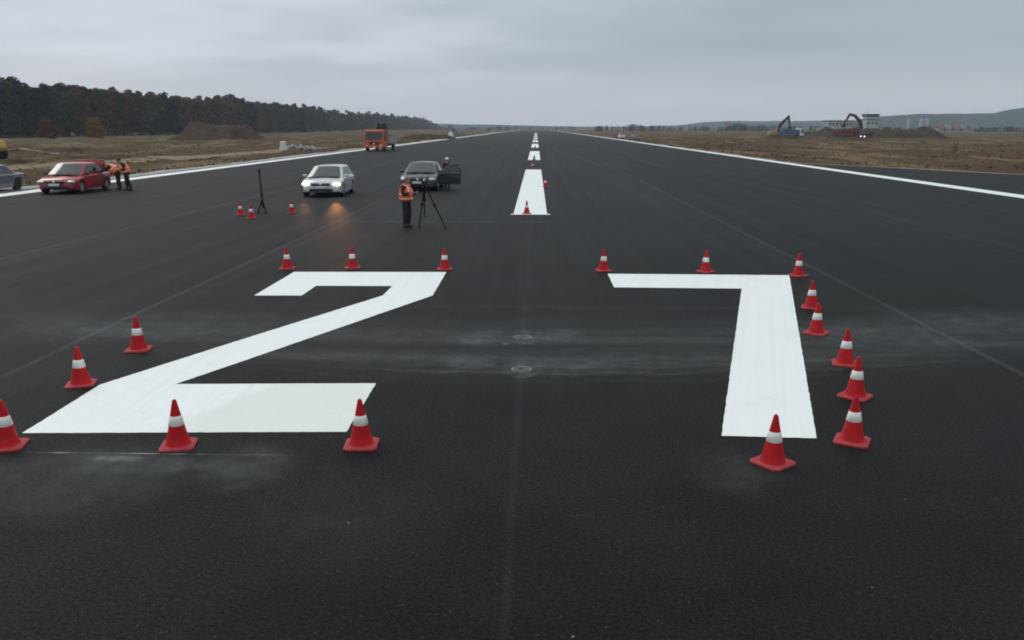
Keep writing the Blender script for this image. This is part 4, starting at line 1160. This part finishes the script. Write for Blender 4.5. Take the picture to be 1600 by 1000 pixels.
def hill(px_h, Y, dep, label, seed, amp=.12):
    """px_h: (column, row of the ridge in the photograph)"""
    vs = []; cols = []
    for (a, ya), (b, yb) in zip(px_h[:-1], px_h[1:]):
        n = max(1, int((b - a) / 6))
        for k in range(n): cols.append((a + (b - a) * k / n, ya + (yb - ya) * k / n))
    cols.append(px_h[-1]); ny_ = 10
    for j in range(ny_ + 1):
        v = j / ny_
        for (px, py) in cols:
            p = far(px, Y); h = max(0, (200 - py)) / F * Y * 1.02 + H
            y = Y + dep * (v - .5)
            prof = math.sin(math.pi * min(1, v * 1.0)) ** .8
            hh = h * prof * (1 + amp * fbm(p.x, y + seed * 99, .01, 5) * .6) + 1.5 * prof * fbm(p.x, y, .05, 3)
            vs.append((p.x, y, max(-2, hh - 2.0 * (1 - prof))))
    n = len(cols)
    fs = [(j * n + i, j * n + i + 1, (j + 1) * n + i + 1, (j + 1) * n + i) for j in range(ny_) for i in range(n - 1)]
    mb = MB(); mb.add(vs, fs); o = mb.build('hills', M['hill'], smooth=True); o['label'] = label
    return kind(o, 'structure')
hill([(560, 198), (700, 194), (800, 196), (900, 198), (1000, 198), (1060, 196), (1100, 192), (1130, 190), (1200, 190), (1300, 190), (1400, 188), (1500, 190)], 2900, 500, 'far pale hills along the horizon', 1)
hill([(1330, 190), (1370, 184), (1440, 180), (1500, 179), (1560, 179), (1580, 174), (1600, 171), (1650, 168), (1750, 172), (1900, 180)], 2300, 500, 'wooded hill on the right horizon', 2)

# ------------------------------------------------------------------ trees
def crown_mesh(name, kind_, seed, n_cl=19, n_leaf=46, hgt=15.0, wid=3.4, lo=.10, leaf=.62):
    rr = random.Random(seed); vs, fs = [], []
    cls = []
    for k in range(n_cl):
        u = (k + rr.random()) / n_cl
        z = hgt * (lo + (1 - lo) * u)
        if kind_ == 'pine': rad = wid * (1.10 - u) ** .5 * .66 + .25
        else: rad = wid * math.sin(math.pi * min(1, .18 + .76 * u)) ** .7 * .72
        a = k * 2.4 + rr.uniform(-.5, .5); q = rad * rr.uniform(.35, 1.0)
        cls.append((q * math.cos(a), q * math.sin(a), z, rr.uniform(.9, 1.75) * (1.0 if kind_ != 'pine' else .85)))
    for cx_, cy_, cz_, cr in cls:
        for j in range(n_leaf):
            d = Vector((rr.gauss(0, 1), rr.gauss(0, 1), rr.gauss(0, 1))).normalized() * cr * rr.uniform(.65, 1.08); d.z *= .72
            c = Vector((cx_, cy_, cz_)) + d
            n_ = (d.normalized() + Vector((rr.gauss(0, .5), rr.gauss(0, .5), rr.gauss(0, .5) + .3))).normalized()
            t1 = n_.orthogonal().normalized(); t2 = n_.cross(t1); a = rr.uniform(0, 6.3); t1, t2 = t1 * math.cos(a) + t2 * math.sin(a), t2 * math.cos(a) - t1 * math.sin(a)
            s1, s2 = leaf * rr.uniform(.5, 1.1), leaf * rr.uniform(.35, .8); i0 = len(vs)
            vs += [c - t1 * s1, c + t2 * s2 * .8, c + t1 * s1, c - t2 * s2]; fs.append((i0, i0 + 1, i0 + 2, i0 + 3))
    return vs, fs
def trunk_mb(seed, hgt):
    rr = random.Random(seed); mb = MB()
    mb.path([(0, 0, -.4), (.1, 0, hgt * .35), (.15, .1, hgt * .7), (.1, 0, hgt * .95)], [.26, .2, .13, .04], 7)
    for k in range(5):
        z = hgt * (.3 + .12 * k); a = rr.uniform(0, 6.3); L_ = 2.3 * (1 - k * .13)
        mb.tube((.1, 0, z), (L_ * math.cos(a), L_ * math.sin(a), z + 1.3), .09, .02, 5)
    return mb
TREE_GROUP = 'trees at the front of the forest'
protos = []
specs = [('pine', 'pine', 1, 15.5, 3.0), ('pine', 'pine', 2, 16.5, 2.7), ('pine', 'pine', 3, 14.5, 3.1), ('broad', 'autumn', 4, 14.5, 3.7), ('broad', 'autumn', 5, 13.5, 4.0), ('broad', 'olive', 6, 15.0, 3.6), ('broad', 'autumn', 7, 15.5, 3.4), ('broad', 'olive', 8, 14.0, 3.9)]
labels = {'pine': 'dark green pine in the front of the forest on the left', 'autumn': 'rust-brown autumn tree in the front of the forest on the left', 'olive': 'olive-green leafy tree in the front of the forest on the left'}
names = {'pine': 'pine_tree', 'autumn': 'autumn_tree', 'olive': 'leafy_tree'}
for k_, mt, sd_, hg, wd in specs:
    t = thing(names[mt], labels[mt], 'tree', (0, 0, 0), 0, labels[mt].replace('tree in', 'trees in').replace('pine in', 'pines in'))
    trunk_mb(sd_, hg).build('trunk', M['bark'], t)
    mb = MB(); mb.v, mb.f = crown_mesh('crown', k_, sd_, hgt=hg, wid=wd); mb.v = [tuple(v) for v in mb.v]
    mb.build('crown', M[mt], t)
    remember(t); protos.append([t, False, mt])
rt = random.Random(21)
XF = -178
def put_tree(i, x, y, sc):
    pr = protos[i]
    if not pr[1]: o = pr[0]; pr[1] = True
    else: o = copy_tree(pr[0])
    o.location = (x, y, ground_h(x, y) - .1); o.rotation_euler = (0, 0, rt.uniform(0, 6.28)); o.scale = (sc, sc, sc * rt.uniform(.93, 1.07))
    return o
n_tr = 0
y = 236.0
while y < 700:
    for row in range(3):
        if n_tr >= 296: break
        x = XF - row * 6 + rt.uniform(-1.6, 1.6) + 4 * fbm(1, y, .01, 2)
        mix_ = fbm(7, y + row * 9, .018, 3) + rt.uniform(-.22, .22) + .12
        i = rt.choice([3, 4, 6, 3, 5]) if mix_ > .12 else (rt.choice([0, 1, 2]) if mix_ < .0 else rt.choice([5, 7, 4, 0]))
        sc = (1.19 + .12 * fbm(3, y, .03, 3) + rt.uniform(-.06, .07)) * (1.0 + .04 * row)
        put_tree(i, x, y + rt.uniform(-1.5, 1.5), sc); n_tr += 1
    y += 4.6 + (y - 236) * .0035
# small golden and rust trees in front
small = [(146, 205, .40, 'golden', 'small golden-yellow tree at the foot of the forest'), (72, 207, .38, 'autumn', 'small rusty bush-like tree at the forest foot near the left edge')]
for px, py, sc, mt, lb in small:
    Yd = 245 if px > 100 else 240
    p = far(px, Yd); p.x = max(p.x, -172)
    t = thing('small_tree', lb, 'tree', (p.x, p.y, -.1))
    trunk_mb(3, 4.5).build('trunk', M['bark'], t)
    mb = MB(); mb.v, mb.f = crown_mesh('crown', 'broad', 33, 13, 60, 6.2, 3.6, .12, .4); mb.v = [tuple(v) for v in mb.v]
    mb.build('crown', M[mt], t)
# the rest of the wood as one mass, behind and beyond
mb = MB(); base_cr = [crown_mesh('c', k, s, 9, 26, 16.0, 4.0, .12, .95) for k, s in (('pine', 41), ('broad', 42), ('broad', 43), ('pine', 44))]
def add_mass(x, y, sc):
    sc *= 1 + .16 * fbm(x * 3, y, .04, 4)
    v_, f_ = rt.choice(base_cr); a = rt.uniform(0, 6.3); Q = Matrix.Rotation(a, 3, 'Z')
    o_ = len(mb.v); mb.v += [tuple((Q @ v) * sc + Vector((x, y, -.3))) for v in v_]; mb.f += [tuple(i + o_ for i in f) for f in f_]
for y in [225 + 3.6 * k_ for k_ in range(132)]:
    for row in range(3, 6): add_mass(XF - row * 6 - rt.uniform(0, 4), y + rt.uniform(-2, 2), 1.10 + rt.uniform(-.08, .12))
y = 560
while y < 1560:
    for row in range(4): add_mass(XF - row * 7 + rt.uniform(-3, 3) + (0 if y > 690 else -14), y + rt.uniform(-3, 3), (1.02 + rt.uniform(-.16, .2)) * (1 if y < 1350 else max(.45, 1 - (y - 1350) / 380)))
    y += 7
kind(tag(mb.build('forest', M['wood_mass']), 'mixed autumn forest receding along the left of the runway', 'forest'), 'stuff')

# hedges and tree belts on the right and far away
def belt(px0, px1, Y, hmax, n, m, label, seed, dep=25):
    mb = MB(); rr = random.Random(seed)
    for k in range(n):
        px = px0 + (px1 - px0) * rr.random(); p = far(px, Y + rr.uniform(-dep, dep))
        h = hmax * rr.uniform(.55, 1.0) * (.75 + .5 * fbm(px, 0, .03, 2))
        v_, f_ = base_cr[rr.choice((1, 2))]; s = h / 16; a = rr.uniform(0, 6.3); Q = Matrix.Rotation(a, 3, 'Z')
        o_ = len(mb.v); mb.v += [tuple((Q @ Vector((v.x * s * 1.9, v.y * s * 1.9, v.z * s))) + Vector((p.x, p.y, -.3))) for v in v_]; mb.f += [tuple(i + o_ for i in f) for f in f_]
    return kind(tag(mb.build('tree_belt', M[m]), label, 'tree belt'), 'stuff')
belt(930, 1200, 900, 8.5, 130, 'heath', 'distant belt of bare trees right of the runway', 1, 60)
belt(676, 800, 1200, 6.0, 70, 'heath', 'distant low trees left of the runway end', 2, 60)
belt(1455, 1640, 760, 6.5, 120, 'heath', 'dark tree belt at the far right', 3, 40)
belt(1255, 1400, 370, 2.6, 90, 'heath', 'scrub behind the lorries', 4, 15)
belt(1120, 1460, 1100, 9, 120, 'heath', 'distant trees below the right hills', 5, 60)
belt(640, 900, 1700, 8, 120, 'heath', 'faint tree line at the very end of the runway', 6, 60)

p = at(1491, 238)
t = thing('bush', 'small yellow-green bush in the right field', 'bush', (p.x, p.y, ground_h(p.x, p.y)))
mb = MB(); mb.v, mb.f = crown_mesh('foliage', 'broad', 51, 7, 40, 1.3, .8, .05, .14)
mb.v = [tuple(Vector((v.x * .45, v.y * .45, v.z * .55))) for v in mb.v]; mb.build('foliage', M['golden'], t)
trunk_mb(5, .5).build('stem', M['bark'], t).scale = (.3, .3, 1)

# ------------------------------------------------------------------ far buildings
def building(px0, px1, Y, hgt, dep, roof, label, name='house', nwin=4, floors=1, flat=False, z0=0):
    a, b = far(px0, Y), far(px1, Y); w = b.x - a.x
    t = thing(name, label, 'building', ((a.x + b.x) / 2, Y, z0))
    MB().box((0, 0, hgt / 2), (w, dep, hgt)).build('wall', M['far_wall'], t)
    if flat: MB().box((0, 0, hgt + .45), (w * 1.03, dep * 1.05, .9)).build('roof', M[roof], t)
    else:
        r = MB().prism([(-dep / 2 - .4, hgt - .15), (dep / 2 + .4, hgt - .15), (0, hgt + dep * .32)], 'X', -w / 2 - .4, w / 2 + .4); r.build('roof', M[roof], t)
    for fl in range(floors):
        for k in range(nwin):
            x = -w / 2 + w * (k + .5) / nwin; z = hgt * (fl + .5) / floors
            MB().box((x, -dep / 2 - .02, z), (w / nwin * .5, .08, hgt / floors * .42)).build('window', M['tower_glass'], t)
    return t
building(1289, 1326, 640, 8.0, 14, 'roof_grey', 'long low terminal building with grey roof behind the lorries', 'terminal_building', 7, 2, True)
building(1279, 1288, 600, 3.6, 8, 'roof_grey', 'small white shed left of the terminal building', 'shed', 2)
t = building(1349, 1368, 620, 9.0, 9, 'roof_grey', 'white tower with dark glazed top on the right horizon', 'control_tower', 3, 2, True)
MB().box((0, 0, 10.2), (7.5, 7.0, 1.6)).build('tower_neck', M['wall_white'], t)
MB().box((0, 0, 11.9), (8.6, 8.0, 1.8), taper=(1.1, 1.1)).build('tower_cab', M['tower_glass'], t)
MB().box((0, 0, 13.0), (9.8, 9.2, .4)).tube((-2, 0, 13.1), (-2, 0, 15.4), .12).build('tower_roof', M['roof_grey'], t)
for i, (px, w, lb) in enumerate(((1419, 3.2, 'leftmost pale storage tank far off on the right'), (1439, 3.6, 'middle pale storage tank far off on the right'), (1447, 3.6, 'rightmost pale storage tank far off on the right'))):
    p = far(px, 820)
    t = thing('storage_tank', lb, 'tank', (p.x, p.y, 0), group='storage tanks far off on the right')
    MB().lathe([(w * .5, 0), (w * .5, 10.5), (w * .45, 11.2), (0, 12)], n=18).build('shell', M['far_wall'], t, True)
    MB().tube((w * .56, 0, 0), (w * .56, 0, 11), .12).build('ladder', M['grey_steel'], t)
for i, (px, w, lb) in enumerate(((1468, 8, 'first small pale house from the left in the far right row'), (1480, 9, 'second small pale house from the left in the far right row'), (1492, 9, 'third small pale house in the far right row'), (1503, 7, 'fourth small pale house in the far right row'), (1515, 5, 'last small pale house at the right of the far row'))):
    building(px - w / 2, px + w / 2, 680, 3.2, 7, ['roof_red', 'roof_grey'][i % 2], lb, 'house', 2)
building(1080, 1110, 1000, 4.0, 12, 'roof_grey', 'long pale shed among the far trees right of the runway', 'shed', 4)
building(1133, 1140, 950, 6.5, 8, 'roof_red', 'small pale house among the far trees', 'house', 2)

# ------------------------------------------------------------------ haze
hz_ = MB().box((0, 1500, 35 - 1.7), (6900, 3990, 76)).build('haze', M['hill'])
hz_.data.materials.clear()
hm = bpy.data.materials.new('haze_air'); hm.use_nodes = True; hm.node_tree.nodes.clear()
ho = hm.node_tree.nodes.new('ShaderNodeOutputMaterial'); hv = hm.node_tree.nodes.new('ShaderNodeVolumePrincipled')
hv.inputs['Color'].default_value = (.74, .87, 1.0, 1); hv.inputs['Density'].default_value = .00017; hv.inputs['Anisotropy'].default_value = .2
hm.node_tree.links.new(hv.outputs[0], ho.inputs['Volume'])
hz_.data.materials.append(hm); kind(hz_, 'stuff'); hz_['label'] = 'thin grey haze over the airfield'
